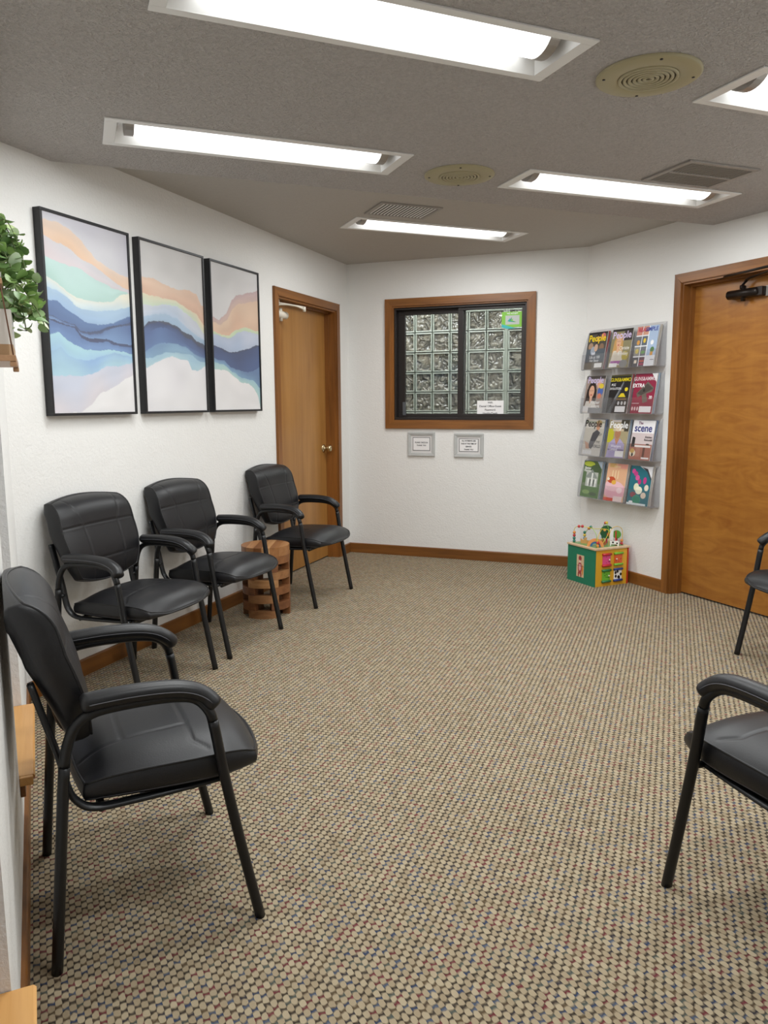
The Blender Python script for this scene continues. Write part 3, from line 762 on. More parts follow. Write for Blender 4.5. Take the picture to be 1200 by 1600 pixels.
    # --- side frames
    for s_ in (-1, 1):
        yr, yf = s_ * .262, s_ * .276
        path = [(0, yr, 0), (.022, yr, .25), (.042, yr, .47), (.052, yr, .535), (.072, yr, .582), (.105, yr, .606), (.15, yr, .614), (.23, yr, .616), (.30, yr, .612), (.342, yr + s_ * .002, .600), (.368, yf, .572), (.380, yf, .53), (.402, yf, .39), (.440, yf, .19), (.479, yf, .0)]
        mid = smooth_path(path, 5)
        m = MB(); q = len(mid)
        i0 = next(i for i, p in enumerate(mid) if p.z > .47); i1 = max(i for i, p in enumerate(mid) if p.z > .53 and p.x > .3)
        mk = lambda a, b, nm: None
        m = MB(); m.tube(mid[:i0 + 1], .0130, ST, 12, rb=.0155, up=(1, 0, 0)); m.build('rear_leg', r)
        m = MB(); m.tube(mid[i0:i1 + 1], .0125, ST, 12, rb=.0135); m.build('arm_tube', r)
        m = MB(); m.tube(mid[i1:], .0130, ST, 12, rb=.0155, up=(1, 0, 0)); lg = m.build('front_leg', r)
        # flat bracket: behind the backrest, bending under the seat
        yb = s_ * .228
        bp = smooth_path([(-.012, yb, .685), (.010, yb, .60), (.036, yb, .50), (.050, yb, .43), (.066, yb, .392), (.105, yb, .366), (.2, yb, .364), (.32, yb, .368), (.42, yb, .374)], 5)
        m = MB(); m.tube(bp, .008, ST, 10, rb=.017, up=(0, 0, 1) if 0 else None); m.build('seat_bracket', r)
        m = MB(); m.tube([(.045, yr - s_ * .01, .46), (.045, yb, .46)], .008, ST, 8); m.tube([(.408, yf, .375), (.408, yb, .375)], .009, ST, 8); m.build('bracket_joint', r)
        # armrest pad
        ap = smooth_path([(.085, yr, .634), (.13, yr, .637), (.2, yr, .639), (.28, yr, .635), (.33, yr, .624), (.365, yr + s_ * .002, .604), (.388, yf, .578)], 6)
        n = len(ap); rs = [1] * n
        rs[0], rs[1] = .55, .85; rs[-1], rs[-2], rs[-3] = .6, .88, .98
        m = MB(); m.tube(ap, .0215, PD, 16, rb=.026, rs=rs, up=None); pad = m.build('armrest_pad', r)
        m = MB()
        for q_ in (-1, 1): m.tube([p + Vector((0, q_ * .0262, .0)) for p in ap[3:-4]], .0012, MT['thread'], 5)
        m.build('pad_seam', pad)
    for xx, zz in ((.41, .366), (.12, .358)):
        m = MB(); m.tube([(xx, -.226, zz), (xx, .226, zz)], .0095, ST, 10); m.build('cross_rail', r)
    return r
def dup_chair(src, label, loc, ang):
    c = copy_tree(src); c.location = loc; c.rotation_euler = (0, 0, ang); c['label'] = label; return c
ch1 = chair('nearest black chair at the lower left, seen from its side against the near wall', (1.152, -4.690, 0), rad(46.5))
dup_chair(ch1, 'black chair on the left wall under the leftmost painting, first of three', (.075, -3.268, 0), 0)
dup_chair(ch1, 'middle black chair on the left wall, seat in front of wooden side table', (.060, -2.557, 0), 0)
dup_chair(ch1, 'farthest black chair in front of the left door, beyond the wooden side table', (.062, -1.523, 0), rad(-1))
dup_chair(ch1, 'black chair at right edge in front of the wood door, only a corner in view', (3.528, -1.873, 0), rad(212))
dup_chair(ch1, 'near black chair at the lower right edge, armrest and one long front leg in view', (3.171, -4.244, 0), rad(129))

# ---------------------------------------------------------------- teak side table
tb = empty('side_table', (.29, -2.0, 0), rad(20)); tag(tb, 'round teak block side table between the chairs on the left wall', 'side table')
R_t = .148; HT = .437; top_t = .058; nl = 8; lh = (HT - top_t) / nl
nb = 6
for i in range(nb):
    a = -R_t + 2 * R_t * i / nb; b = a + 2 * R_t / nb - .0008
    pts = []
    k = 10
    for j in range(k + 1):
        x = a + (b - a) * j / k; pts.append((x, -sqrt(max(R_t ** 2 - x * x, 1e-9))))
    for j in range(k + 1):
        x = b - (b - a) * j / k; pts.append((x, sqrt(max(R_t ** 2 - x * x, 1e-9))))
    mm = wood('teak_top_%d' % i, ['7a4c2b', '8f5f3a', '6e4426', '9a6a40', '80502e', '8a5935'][i], ['9a683e', 'bd8b5c', '8c5c36', 'c89b6c', 'a27142', 'a87a4e'][i], 'y', 1.2, .4)
    m = MB(); m.prism(pts, HT - top_t, HT, mm); m.build('top_plank', tb)
tmats = [wood('teak_blk_%d' % i, d, l, 'x', 1.2, .5) for i, (d, l) in enumerate((('744a2a', 'a97a4f'), ('643b20', '96643c'), ('85582f', 'b98a5c'), ('59351d', '885735')))]
for L_ in range(nl):
    for s_ in range(3):
        a0 = rad(s_ * 120 + (60 if L_ % 2 else 0) - 9.5); a1 = a0 + rad(79)
        k = 12; ro = R_t - .001 - rng.random() * .0015; ri = R_t - .048
        pts = [(ro * cos(a0 + (a1 - a0) * j / k), ro * sin(a0 + (a1 - a0) * j / k)) for j in range(k + 1)] + [(ri * cos(a1 - (a1 - a0) * j / k), ri * sin(a1 - (a1 - a0) * j / k)) for j in range(k + 1)]
        m = MB(); m.prism(pts, L_ * lh + .0004, (L_ + 1) * lh - .0004, tmats[rng.randrange(4)]); m.build('wood_block', tb)

# ---------------------------------------------------------------- triptych
ART = {
'P1': ([
  [(0.002,0.037),(0.152,0.034),(0.305,0.057),(0.431,0.1),(0.575,0.174),(0.751,0.21),(0.996,0.234)],
  [(0.005,0.116),(0.108,0.132),(0.261,0.149),(0.37,0.181),(0.537,0.201),(0.709,0.253),(0.988,0.308)],
  [(0.006,0.214),(0.11,0.224),(0.249,0.238),(0.412,0.244),(0.561,0.282),(0.776,0.31),(0.986,0.325)],
  [(0.013,0.319),(0.125,0.337),(0.23,0.371),(0.341,0.4),(0.458,0.406),(0.617,0.402),(0.786,0.381),(0.886,0.341),(0.996,0.328)],
  [(0.013,0.368),(0.119,0.377),(0.225,0.409),(0.335,0.445),(0.452,0.452),(0.611,0.449),(0.78,0.43),(0.997,0.398)],
  [(0.005,0.426),(0.111,0.432),(0.202,0.462),(0.296,0.486),(0.41,0.517),(0.566,0.523),(0.771,0.503),(0.991,0.456)],
  [(0.001,0.505),(0.07,0.504),(0.161,0.524),(0.289,0.535),(0.352,0.566),(0.49,0.566),(0.598,0.556),(0.673,0.536),(0.867,0.505),(0.997,0.485)],
  [(0.0,0.512),(0.069,0.512),(0.16,0.533),(0.288,0.544),(0.351,0.577),(0.488,0.578),(0.597,0.567),(0.672,0.548),(0.865,0.522),(0.996,0.502)],
  [(0.007,0.519),(0.159,0.539),(0.288,0.547),(0.366,0.592),(0.485,0.605),(0.666,0.597),(0.815,0.61),(0.993,0.611)],
  [(0.006,0.527),(0.158,0.547),(0.286,0.558),(0.363,0.607),(0.483,0.62),(0.664,0.613),(0.814,0.623),(0.991,0.63)],
  [(0.01,0.606),(0.105,0.587),(0.196,0.619),(0.308,0.644),(0.424,0.667),(0.584,0.664),(0.753,0.654),(0.997,0.665)],
  [(0.014,0.679),(0.127,0.66),(0.201,0.702),(0.299,0.714),(0.434,0.725),(0.581,0.689),(0.752,0.672),(0.995,0.682)],
  [(0.019,0.812),(0.154,0.809),(0.321,0.802),(0.46,0.796),(0.647,0.747),(0.839,0.742),(0.991,0.716)],
  [(0.0,0.999),(0.312,0.999),(0.439,0.955),(0.556,0.891),(0.708,0.865),(0.828,0.83),(0.994,0.784)]],
  [('c9c7d2','d3d2d8'),('e8cdb8','edc29c'),('cfccd2','d9c9cc'),('b9dcd6','a9d2c8'),('e6e2cd','bcd4de'),('9fc0dd','84a8d0'),('4f75ab','3c5f96'),('39476d','4b5a80'),('4a6a9f','6f93c2'),('3a4266','3f4f7a'),('5074ac','6c92c6'),('9fd0de','93bfe2'),('84afdd','a9d4e6'),('c9cfe2','dcd5dc'),('eceaea','efecec')]),
'P2': ([
  [(0.02,0.21),(0.181,0.203),(0.327,0.222),(0.44,0.235),(0.597,0.244),(0.763,0.223),(0.888,0.244),(0.969,0.309)],
  [(0.01,0.299),(0.169,0.308),(0.355,0.308),(0.511,0.304),(0.608,0.327),(0.749,0.355),(0.875,0.37),(0.983,0.427)],
  [(0.011,0.369),(0.163,0.366),(0.351,0.345),(0.546,0.346),(0.705,0.381),(0.87,0.426),(0.983,0.491)],
  [(0.011,0.44),(0.157,0.417),(0.344,0.405),(0.537,0.422),(0.696,0.467),(0.861,0.505),(0.991,0.531)],
  [(0.014,0.497),(0.097,0.464),(0.245,0.451),(0.397,0.45),(0.532,0.468),(0.61,0.495),(0.775,0.51),(0.857,0.545),(0.987,0.564)],
  [(0.013,0.506),(0.096,0.478),(0.244,0.464),(0.395,0.465),(0.53,0.491),(0.608,0.518),(0.772,0.545),(0.855,0.569),(0.984,0.596)],
  [(0.019,0.525),(0.147,0.508),(0.335,0.487),(0.488,0.509),(0.624,0.563),(0.766,0.596),(0.851,0.609),(0.991,0.636)],
  [(0.011,0.64),(0.097,0.623),(0.192,0.59),(0.325,0.576),(0.521,0.575),(0.723,0.606),(0.847,0.641),(1.0,0.66)],
  [(0.019,0.683),(0.127,0.676),(0.203,0.655),(0.377,0.634),(0.515,0.629),(0.72,0.637),(0.845,0.665),(0.998,0.685)],
  [(0.021,0.741),(0.123,0.717),(0.295,0.682),(0.433,0.659),(0.571,0.673),(0.694,0.677),(0.752,0.731),(0.859,0.737),(0.995,0.709)]],
  [('d9d7d6','dcd9d8'),('efc9ac','e6b291'),('ecd9b4','cfe0c4'),('cdd3e0','b3c6de'),('a4c0dc','90b0cf'),('4a4f63','39466d'),('35497b','4a6498'),('46639b','5c80b4'),('6d97c0','86b1d0'),('9cc6dc','b4d8e0'),('e9e6ea','efedee')]),
'P3': ([
  [(0.014,0.362),(0.145,0.379),(0.298,0.327),(0.409,0.235),(0.517,0.188),(0.734,0.158),(0.99,0.119)],
  [(0.011,0.395),(0.165,0.419),(0.32,0.368),(0.43,0.284),(0.565,0.24),(0.728,0.228),(0.99,0.191)],
  [(0.016,0.461),(0.184,0.481),(0.335,0.478),(0.494,0.435),(0.658,0.4),(0.824,0.409),(0.98,0.418)],
  [(0.014,0.482),(0.183,0.496),(0.359,0.494),(0.492,0.457),(0.683,0.43),(0.978,0.437)],
  [(0.007,0.556),(0.175,0.574),(0.324,0.594),(0.481,0.588),(0.699,0.558),(0.986,0.519)],
  [(0.006,0.565),(0.174,0.583),(0.323,0.605),(0.48,0.599),(0.698,0.568),(0.985,0.53)],
  [(0.01,0.643),(0.217,0.662),(0.366,0.7),(0.603,0.725),(0.797,0.725),(0.996,0.684)],
  [(0.015,0.668),(0.214,0.687),(0.364,0.727),(0.519,0.758),(0.68,0.777),(0.877,0.787),(0.995,0.841)],
  [(0.015,0.718),(0.261,0.725),(0.413,0.76),(0.569,0.802),(0.733,0.813),(0.872,0.852),(0.954,0.907),(1.001,0.991)]],
  [('dbd9d9','dedbdb'),('c9a9ab','d9b6a8'),('ecc9a8','e5b592'),('d9dfb8','c4dcb4'),('c4cde2','a6b9d8'),('3f4a6c','33426e'),('34497c','3f5b93'),('5a7fb0','7aa6c8'),('96c4d4','b4d8d0'),('f0ecec','efeded')]),
}
def hash2(a, b): v = sin(a * 127.1 + b * 311.7) * 43758.5453; return v - math.floor(v)
def vnoise(x, y):
    i, j = math.floor(x), math.floor(y); fx, fy = x - i, y - j; fx = fx * fx * (3 - 2 * fx); fy = fy * fy * (3 - 2 * fy)
    return (hash2(i, j) * (1 - fx) + hash2(i + 1, j) * fx) * (1 - fy) + (hash2(i, j + 1) * (1 - fx) + hash2(i + 1, j + 1) * fx) * fy
am, ant, ab_ = nodes('art_print'); at = N(ant, 'ShaderNodeVertexColor', layer_name='paint'); ant.links.new(at.outputs[0], ab_.inputs['Base Color']); ab_.inputs['Roughness'].default_value = .6
def painting(key, X0, X1, label):
    z0, z1 = 1.247, 2.138; r = empty('framed_painting'); place(r, 'left', (X0 + X1) / 2, 0, z0); tag(r, label, 'painting', 'three framed abstract paintings on the left wall')
    hw = (X1 - X0) / 2; H = z1 - z0
    m = MB(); t = .012
    m.box((-hw, .001, 0), (hw, .041, t), MT['black'], .001); m.box((-hw, .001, H - t), (hw, .041, H), MT['black'], .001)
    m.box((-hw, .001, t), (-hw + t, .041, H - t), MT['black'], .001); m.box((hw - t, .001, t), (hw, .041, H - t), MT['black'], .001)
    m.build('frame', r)
    a, b = hw - t - .0005, H - 2 * t
    nx, nz = 130, 260; bounds, cols = ART[key]; cols = [(lin(p), lin(q)) for p, q in cols]
    V = []; F = []; colr = []
    for j in range(nz + 1):
        for i in range(nx + 1): V.append((a - 2 * a * i / nx, .034, t + b * (1 - j / nz)))
    seed = {'P1': 3, 'P2': 17, 'P3': 41}[key]
    for i in range(nx + 1):
        u = i / nx; bs = []
        for q, B in enumerate(bounds):
            v = interp(B, u) + .010 * (vnoise(u * 9 + q * 5 + seed, q * 3.1) - .5) + .006 * (vnoise(u * 26 + q * 9, seed) - .5)
            bs.append(max(v, (bs[-1] if bs else 0) + .001))
        bs = [0] + bs + [1.0001]
        col_ = []
        for j in range(nz + 1):
            v = j / nz; vv = v; k_ = 0
            while k_ < len(bs) - 2 and v > bs[k_ + 1]: k_ += 1
            f_ = min(1, max(0, (vv - bs[k_]) / max(bs[k_ + 1] - bs[k_], 1e-6)))
            c0, c1_ = cols[k_]; nz_ = .90 + .10 * vnoise(u * 5 + seed, v * 9 + k_ * 2) + .10 * vnoise(u * 3.5 + k_ * 3, f_ * 3.2 + k_ * 5 + seed)
            tint = vnoise(u * 4 + k_ * 7 + seed, v * 6 + 3)
            f2 = min(1, max(0, f_ * .85 + .9 * (tint - .45)))
            col_.append([min(1, (c0[q] + (c1_[q] - c0[q]) * f2) * nz_ * .66 + .13 * (.3 * c0[0] + .4 * c0[1] + .3 * c0[2]) + .045) for q in range(3)])
        colr.append(col_)
    for j in range(nz):
        for i in range(nx): p = j * (nx + 1) + i; F.append((p, p + nx + 1, p + nx + 2, p + 1))
    m = MB(); m.add(V, F, am, False)
    o = m.build('canvas', r); me = o.data
    ca = me.color_attributes.new('paint', 'FLOAT_COLOR', 'POINT'); buf = []
    for j in range(nz + 1):
        for i in range(nx + 1): buf += [*colr[i][j], 1.0]
    ca.data.foreach_set('color', buf)
    return r
painting('P3', 1.548, 2.119, 'narrowest looking framed abstract painting nearest the left door, dark blue wave rising to the right')
painting('P2', 2.180, 2.760, 'middle framed abstract painting of the three, navy wave across its centre and peach above')
painting('P1', 2.832, 3.410, 'largest looking framed abstract painting beside the trailing plant, peach and mint over blue waves')

# ---------------------------------------------------------------- small framed signs under the window
def small_sign(x0, x1, z0, z1, lines, ink, sizes, label):
    r = empty('framed_sign'); place(r, 'back', X((x0 + x1) / 2), 0, (z0 + z1) / 2); tag(r, label, 'sign', 'small silver framed signs under the window')
    hx, hz = (x1 - x0) / 2, (z1 - z0) / 2; m = MB()
    ring(m, -hx, hx, -hz, hz, .001, .016, .018, .018, .018, .018, MT['silver'], .004)
    ring(m, -hx + .016, hx - .016, -hz + .016, hz - .016, .001, .012, .012, .012, .012, .012, MT['silver'], .003); m.build('frame', r)
    m = MB(); m.box((-hx + .02, .001, -hz + .02), (hx - .02, .006, hz - .02), MT['mat']); m.build('mat_board', r)
    m = MB(); m.box((-hx + .042, .006, -hz + .046), (hx - .042, .0068, hz - .044), MT['ink']); m.box((-hx + .046, .0068, -hz + .050), (hx - .046, .0074, hz - .048), MT['paper']); m.build('card', r)
    n = len(lines)
    for i, (t_, s_) in enumerate(zip(lines, sizes)):
        text(t_, s_, ink, r, (0, .0076, (n - 1) / 2 * .0235 - i * .0235 + .001), RY, sx=.85, bold=.0006)
small_sign(.543, .778, .853, 1.053, ['PLEASE CHECK-IN', 'THANK YOU'], MT['greyink'], [.0165, .0165], 'small silver framed sign asking visitors to check in, left one under the window')
small_sign(.942, 1.187, .850, 1.046, ['ALL PAYMENTS ARE', 'DUE AT THE TIME OF', 'SERVICE.', 'THANK YOU'], MT['ink'], [.0155, .0155, .0155, .0155], 'small silver framed sign about payments due, right one under the window')

# ---------------------------------------------------------------- magazine rack
RW = (.066, .828); rk = empty('magazine_rack'); place(rk, 'right', rX((RW[0] + RW[1]) / 2), 0, .565); tag(rk, 'clear acrylic wall rack with twelve magazine pockets beside the right door', 'magazine rack')
rw = (RW[1] - RW[0]) / 2; AC, AE = MT['acrylic'], MT['acryl_edge']
m = MB(); m.box((-rw, .004, 0), (rw, .008, 1.255), AC); m.build('back_panel', rk)
tiers = [.0, .315, .632, .95]
TY = .092
for s_ in (-1, 1):
    m = MB()
    for z in tiers:
        m.prism([(.008, z + .02), (.080, z + .008), (TY, z + .02), (TY - .012, z + .14), (.03, z + .285), (.008, z + .30)], s_ * rw - .002, s_ * rw + .002, AE, axis='x')
    m.build('side_panel', rk)
colX = [.180, .445, .690]   # t of the columns
for zi, z in enumerate(tiers):
    m = MB(); m.box((-rw, .008, z + .012), (rw, TY, z + .016), AE); m.build('pocket_floor', rk)
    m = MB(); m.prism([(TY, z + .012), (TY + .003, z + .012), (TY - .002, z + .125), (TY - .005, z + .125)], -rw, rw, AC, axis='x'); m.build('pocket_front', rk)
    for dv in (.312, .567):
        xx = rX(dv) - rX((RW[0] + RW[1]) / 2)
        m = MB(); m.prism([(.008, z + .016), (TY - .003, z + .016), (TY - .02, z + .12), (.03, z + .25), (.008, z + .27)], xx - .0015, xx + .0015, AE, axis='x'); m.build('divider', rk)
# cover art is drawn in unit coordinates: x 0..1 left to right, y 0 top .. 1 bottom
Pp = 'p'; Rr = 'r'; Ee = 'e'
def woman(cx, cy, s, hair, skin, top):
    return [(Ee, cx, cy + .02 * s, .17 * s, .17 * s, hair), (Pp, [(cx - .19 * s, cy), (cx + .19 * s, cy), (cx + .22 * s, cy + .36 * s), (cx - .24 * s, cy + .38 * s)], hair), (Pp, [(cx - .28 * s, cy + .55 * s), (cx - .18 * s, cy + .24 * s), (cx + .18 * s, cy + .24 * s), (cx + .3 * s, cy + .58 * s)], top), (Rr, cx - .05 * s, cy + .1 * s, cx + .05 * s, cy + .28 * s, skin), (Ee, cx, cy + .05 * s, .105 * s, .125 * s, skin), (Ee, cx - .04 * s, cy + .03 * s, .014 * s, .009 * s, '2a2020'), (Ee, cx + .04 * s, cy + .03 * s, .014 * s, .009 * s, '2a2020'), (Ee, cx, cy + .115 * s, .04 * s, .012 * s, 'b0443f')]
MAGS = [
 # row, col, bg, shapes, texts(title...), label
 (3, 0, '4e4a44', [(Rr, 0, 0, 1, .05, '1d1d1f'), (Ee, .2, .38, .13, .1, 'a88a70'), (Ee, .78, .42, .13, .11, '8c6f58'), (Rr, 0, .45, 1, .8, '565e66'), (Ee, .35, .5, .13, .12, '9aa3b0'), (Ee, .52, .17, .10, .13, '1c1616'), (Ee, .52, .18, .06, .08, 'c09070'), (Ee, .8, .12, .12, .09, 'c76a6c'), (Ee, .5, .42, .1, .1, 'c9a58c'), (Rr, 0, .82, 1, 1, '6f685c'), (Rr, .55, .84, .95, .96, 'f0efec')], [('People', .5, .17, .30, 'f2d21a'), ('Still', .4, .58, .12, 'e9e9ee'), ('Life at 100', .5, .68, .13, 'f4f4f4'), ('Her Story', .5, .77, .12, 'f4f4f4')], 'celebrity magazine with a yellow title, top left pocket'),
 (3, 1, '8c8463', [(Rr, 0, 0, 1, .06, '25231f'), (Rr, .6, .05, 1, .3, '3a3230'), *woman(.38, .28, 1.15, 'c79a5e', 'dcae8e', 'd8cfbe'), (Ee, .78, .7, .16, .12, 'b4a446'), (Rr, .1, .82, .9, .9, 'a45fa0'), (Ee, .75, .9, .2, .1, '8a8a88'), (Rr, .05, .88, .45, .98, 'ecebe9')], [('People', .5, .16, .30, 'd9c8ea'), ('Christie', .7, .5, .15, 'f6f2ea'), ('Brinkley', .66, .64, .15, 'f6f2ea')], 'celebrity magazine with a blonde woman in cream and a lilac title, top middle pocket'),
 (3, 2, '8b8f96', [(Rr, 0, 0, .27, .22, 'c98a78'), (Rr, .3, 0, .55, .22, 'd09a80'), (Rr, 0, .25, .27, .48, '6a6d72'), (Rr, .3, .25, .55, .48, '5d6672'), (Rr, 0, .51, .27, .74, '8d8c86'), (Rr, .3, .51, .55, .74, '6c6f76'), (Rr, 0, .77, .27, 1, '4e5158'), (Rr, .3, .77, .55, 1, '5c4550'), (Ee, .14, .4, .07, .06, 'd49a4a'), (Ee, .42, .36, .06, .06, 'e0c040'), (Ee, .14, .62, .08, .06, 'c6b35e'), (Ee, .42, .65, .09, .04, '6a9a5a'), (Rr, .08, .84, .2, .92, 'e8dcc8'), (Rr, .32, .85, .53, .89, 'c25a4a'), (Rr, .32, .92, .53, .97, 'a03a58'), (Rr, .27, 0, .30, 1, 'e6e8ec'), (Rr, .55, 0, .59, 1, 'eef0f2'), (Rr, 0, .22, .57, .25, 'e6e8ec'), (Rr, 0, .48, .57, .51, 'e6e8ec'), (Rr, 0, .74, .57, .77, 'e6e8ec'), (Rr, .59, 0, 1, .74, 'a9bdd8'), (Rr, .59, .74, 1, 1, 'dfe0e4'), (Ee, .78, .42, .07, .06, 'f2f2f2'), (Ee, .83, .6, .09, .07, '4e7a44'), (Rr, .76, .65, .88, .74, 'd69a3c'), (Rr, .8, .84, .97, .855, '6a6a70')], [('REAL', .28, .09, .17, 'c23a55'), ('SIMPLE', .68, .09, .17, '34439a')], 'home magazine with white shelves and potted plant on the cover, top right pocket'),
 (2, 0, '9c8a80', [(Rr, 0, 0, 1, .08, '4a4440'), (Ee, .72, .22, .12, .12, 'd6a488'), (Ee, .82, .42, .15, .12, '4c66a8'), (Ee, .85, .28, .12, .07, 'd9c03a'), *woman(.36, .36, 1.35, '2a1d1a', 'd8a88c', 'e2dcd2'), (Ee, .8, .55, .1, .08, 'c97a60'), (Rr, 0, .82, .3, .97, 'e8e6e4'), (Rr, .3, .86, 1, 1, '8a8a8c')], [('People', .5, .12, .28, 'cdbfe2'), ('Mother', .62, .72, .15, 'f4f2ee'), ('Courage', .6, .82, .15, 'f4f2ee')], 'celebrity magazine with a smiling dark haired woman, second row left pocket'),
 (2, 1, '1f1f20', [(Rr, 0, 0, 1, .035, '55532c'), (Pp, [(.06, 1), (.30, .62), (.62, .2), (.7, .16), (.68, .26), (.42, .68), (.24, 1)], '4c5054'), (Pp, [(.3, .62), (.64, .19), (.67, .2), (.36, .66)], '7c8084'), (Ee, .84, .38, .08, .05, 'e4ce2a'), (Pp, [(.48, .58), (.62, .48), (.74, .48), (.86, .58)], 'dcc62a'), (Rr, .42, .62, .9, .65, '8a6a40'), (Ee, .55, .74, .05, .05, 'cfcfcf'), (Ee, .72, .74, .05, .05, 'cfcfcf'), (Ee, .88, .74, .05, .05, 'cfcfcf'), (Rr, .42, .82, .92, .97, 'ececec')], [('GUNS&AMMO', .5, .13, .160, 'f0dc1e'), ('PCC', .18, .26, .10, 'f2f2f2'), ('EVOLUTION', .3, .36, .10, 'f2f2f2')], 'black shooting magazine with yellow title and long gun, second row middle pocket'),
 (2, 2, '8e2240', [(Rr, 0, 0, 1, .03, '6e1830'), (Pp, [(.16, .5), (.62, .2), (.94, .36), (.86, .46), (.62, .50), (.72, .70), (.52, .74), (.42, .54), (.24, .60)], '6a6258'), (Pp, [(.2, .5), (.62, .25), (.9, .38), (.4, .54)], '4c4640'), (Ee, .5, .42, .05, .04, '2c2824'), (Pp, [(.76, 0), (1, 0), (1, .22)], 'e6e6e6'), (Rr, .02, .74, .36, .75, 'f2e6e6'), (Ee, .08, .88, .04, .05, 'e0c8c8'), (Ee, .2, .88, .04, .05, 'e0c8c8'), (Ee, .32, .88, .04, .05, 'e0c8c8'), (Rr, .4, .82, .95, .97, 'f0eeee')], [('GUNS&AMMO', .46, .13, .160, 'e9dadd'), ('EXTRA', .22, .3, .16, 'fafafa'), ('30', .84, .6, .13, 'fafafa')], 'dark red shooting magazine with a pistol, second row right pocket'),
 (1, 0, 'c9c5bd', [(Rr, 0, .06, 1, .1, '9aa08c'), (Rr, 0, .25, 1, .7, 'b7b2a8'), (Ee, .72, .1, .16, .08, 'b49a6a'), (Ee, .7, .2, .1, .11, 'c49274'), (Pp, [(.3, .78), (.45, .38), (.66, .28), (.85, .36), (.5, .82)], '4c4c50'), (Pp, [(.1, .62), (.3, .66), (.4, .82), (.2, .82)], 'b98d74'), (Rr, .05, .86, .55, .97, 'd9d9d9')], [('People', .42, .13, .30, '161616'), ('OUT', .84, .42, .10, '5a5652'), ('OF THE', .72, .62, .10, '5a5652'), ('WORLD', .72, .74, .13, '5a5652')], 'celebrity magazine with black title and a man in grey, third row left pocket'),
 (1, 1, 'a89c7a', [(Rr, .12, 0, .6, .06, 'd8d0cc'), (Rr, .6, 0, 1, .3, '4a463c'), (Rr, 0, .24, .3, .6, 'bdb832'), (Pp, [(.05, 1), (.12, .62), (.34, .5), (.66, .5), (.9, .64), (.95, 1)], 'a9a0c4'), (Pp, [(.38, .5), (.62, .5), (.5, .68)], 'b98464'), (Ee, .5, .36, .15, .14, 'b07c5c'), (Rr, .24, .24, .78, .3, 'cdbba0'), (Ee, .5, .2, .17, .11, 'd9c8ae'), (Rr, .1, .78, .9, .8, '5e5470'), (Rr, .5, .82, .92, .97, 'ecebea')], [('People', .5, .14, .30, 'f6f6f6'), ('Western', .5, .7, .13, 'e8e4f2'), ('Legend', .4, .78, .12, 'e8e4f2')], 'celebrity magazine with a figure in cowboy hat and lilac shirt, third row middle pocket'),
 (1, 2, 'f1f0f2', [(Rr, 0, .32, 1, .6, 'd2c4c4'), (Rr, 0, .6, 1, 1, 'a86a5c'), (Pp, [(.04, .68), (.06, .42), (.2, .44), (.2, .68)], '2c2c2e'), (Rr, .22, .63, .95, .68, 'ece8e6'), (Rr, .3, .68, .5, .92, 'b88070'), (Rr, .62, .68, .72, .95, '5e3a34'), (Ee, .16, .84, .14, .09, 'ece4cc'), (Ee, .14, .78, .1, .06, 'c7a45c'), (Ee, .16, .88, .05, .05, '3a3432'), (Rr, .6, .93, .95, .97, 'f0ecec'), (Ee, .8, .6, .08, .02, '3a3432')], [('The', .35, .07, .12, '8a5a7a'), ('scene', .5, .2, .32, '27327c'), ('Kitchen', .8, .42, .09, '3e3a3c'), ('Remodel', .8, .49, .09, '3e3a3c')], 'local magazine with white top, blue title and kitchen photo, third row right pocket'),
 (0, 0, '5d7650', [(Rr, 0, 0, 1, .16, '50683e'), (Ee, .3, .08, .3, .07, 'b8c83c'), (Ee, .7, .22, .35, .13, '465c3c'), (Rr, .2, .3, .85, .7, 'b9beb6'), (Pp, [(.15, .46), (.5, .22), (.85, .46)], '8e9690'), (Rr, .3, .48, .38, .7, 'eceeea'), (Rr, .5, .32, .58, .7, 'eceeea'), (Rr, .7, .48, .78, .7, 'eceeea'), (Rr, .42, .5, .48, .68, '3c4440'), (Rr, .62, .5, .68, .68, '3c4440'), (Rr, 0, .7, 1, 1, '4d7a34'), (Ee, .3, .86, .2, .06, '86a85e'), (Ee, .7, .9, .2, .05, '2f5226'), (Pp, [(.72, 0), (1, 0), (1, .2)], 'a9b8c8')], [('Better', .25, .2, .12, 'f2f2ee'), ('Homes', .25, .27, .12, 'f2f2ee')], 'home magazine with a white columned house and green lawn, bottom left pocket'),
 (0, 1, 'e6b48e', [(Rr, .1, 0, .4, .1, 'd8b070'), (Rr, .5, 0, 1, .12, 'e6a090'), (Rr, .28, .18, .32, .4, 'f4dcb0'), (Rr, .42, .18, .46, .4, 'f4dcb0'), (Rr, .56, .18, .6, .4, 'f4dcb0'), (Ee, .5, .72, .62, .22, 'eab2c0'), (Ee, .42, .6, .5, .14, 'f0c4cc'), (Ee, .28, .44, .2, .09, 'c6502c'), (Ee, .42, .5, .12, .06, 'e8b44a'), (Ee, .12, .42, .07, .04, 'f2e6d0'), (Ee, .75, .7, .14, .08, 'f8dce0'), (Rr, 0, .92, .6, 1, 'd8503c'), (Rr, .5, .86, .95, 1, 'ecd8d6')], [('cakes', .5, .07, .13, 'f2d8a8')], 'baking magazine with a pink frosted cake, bottom middle pocket'),
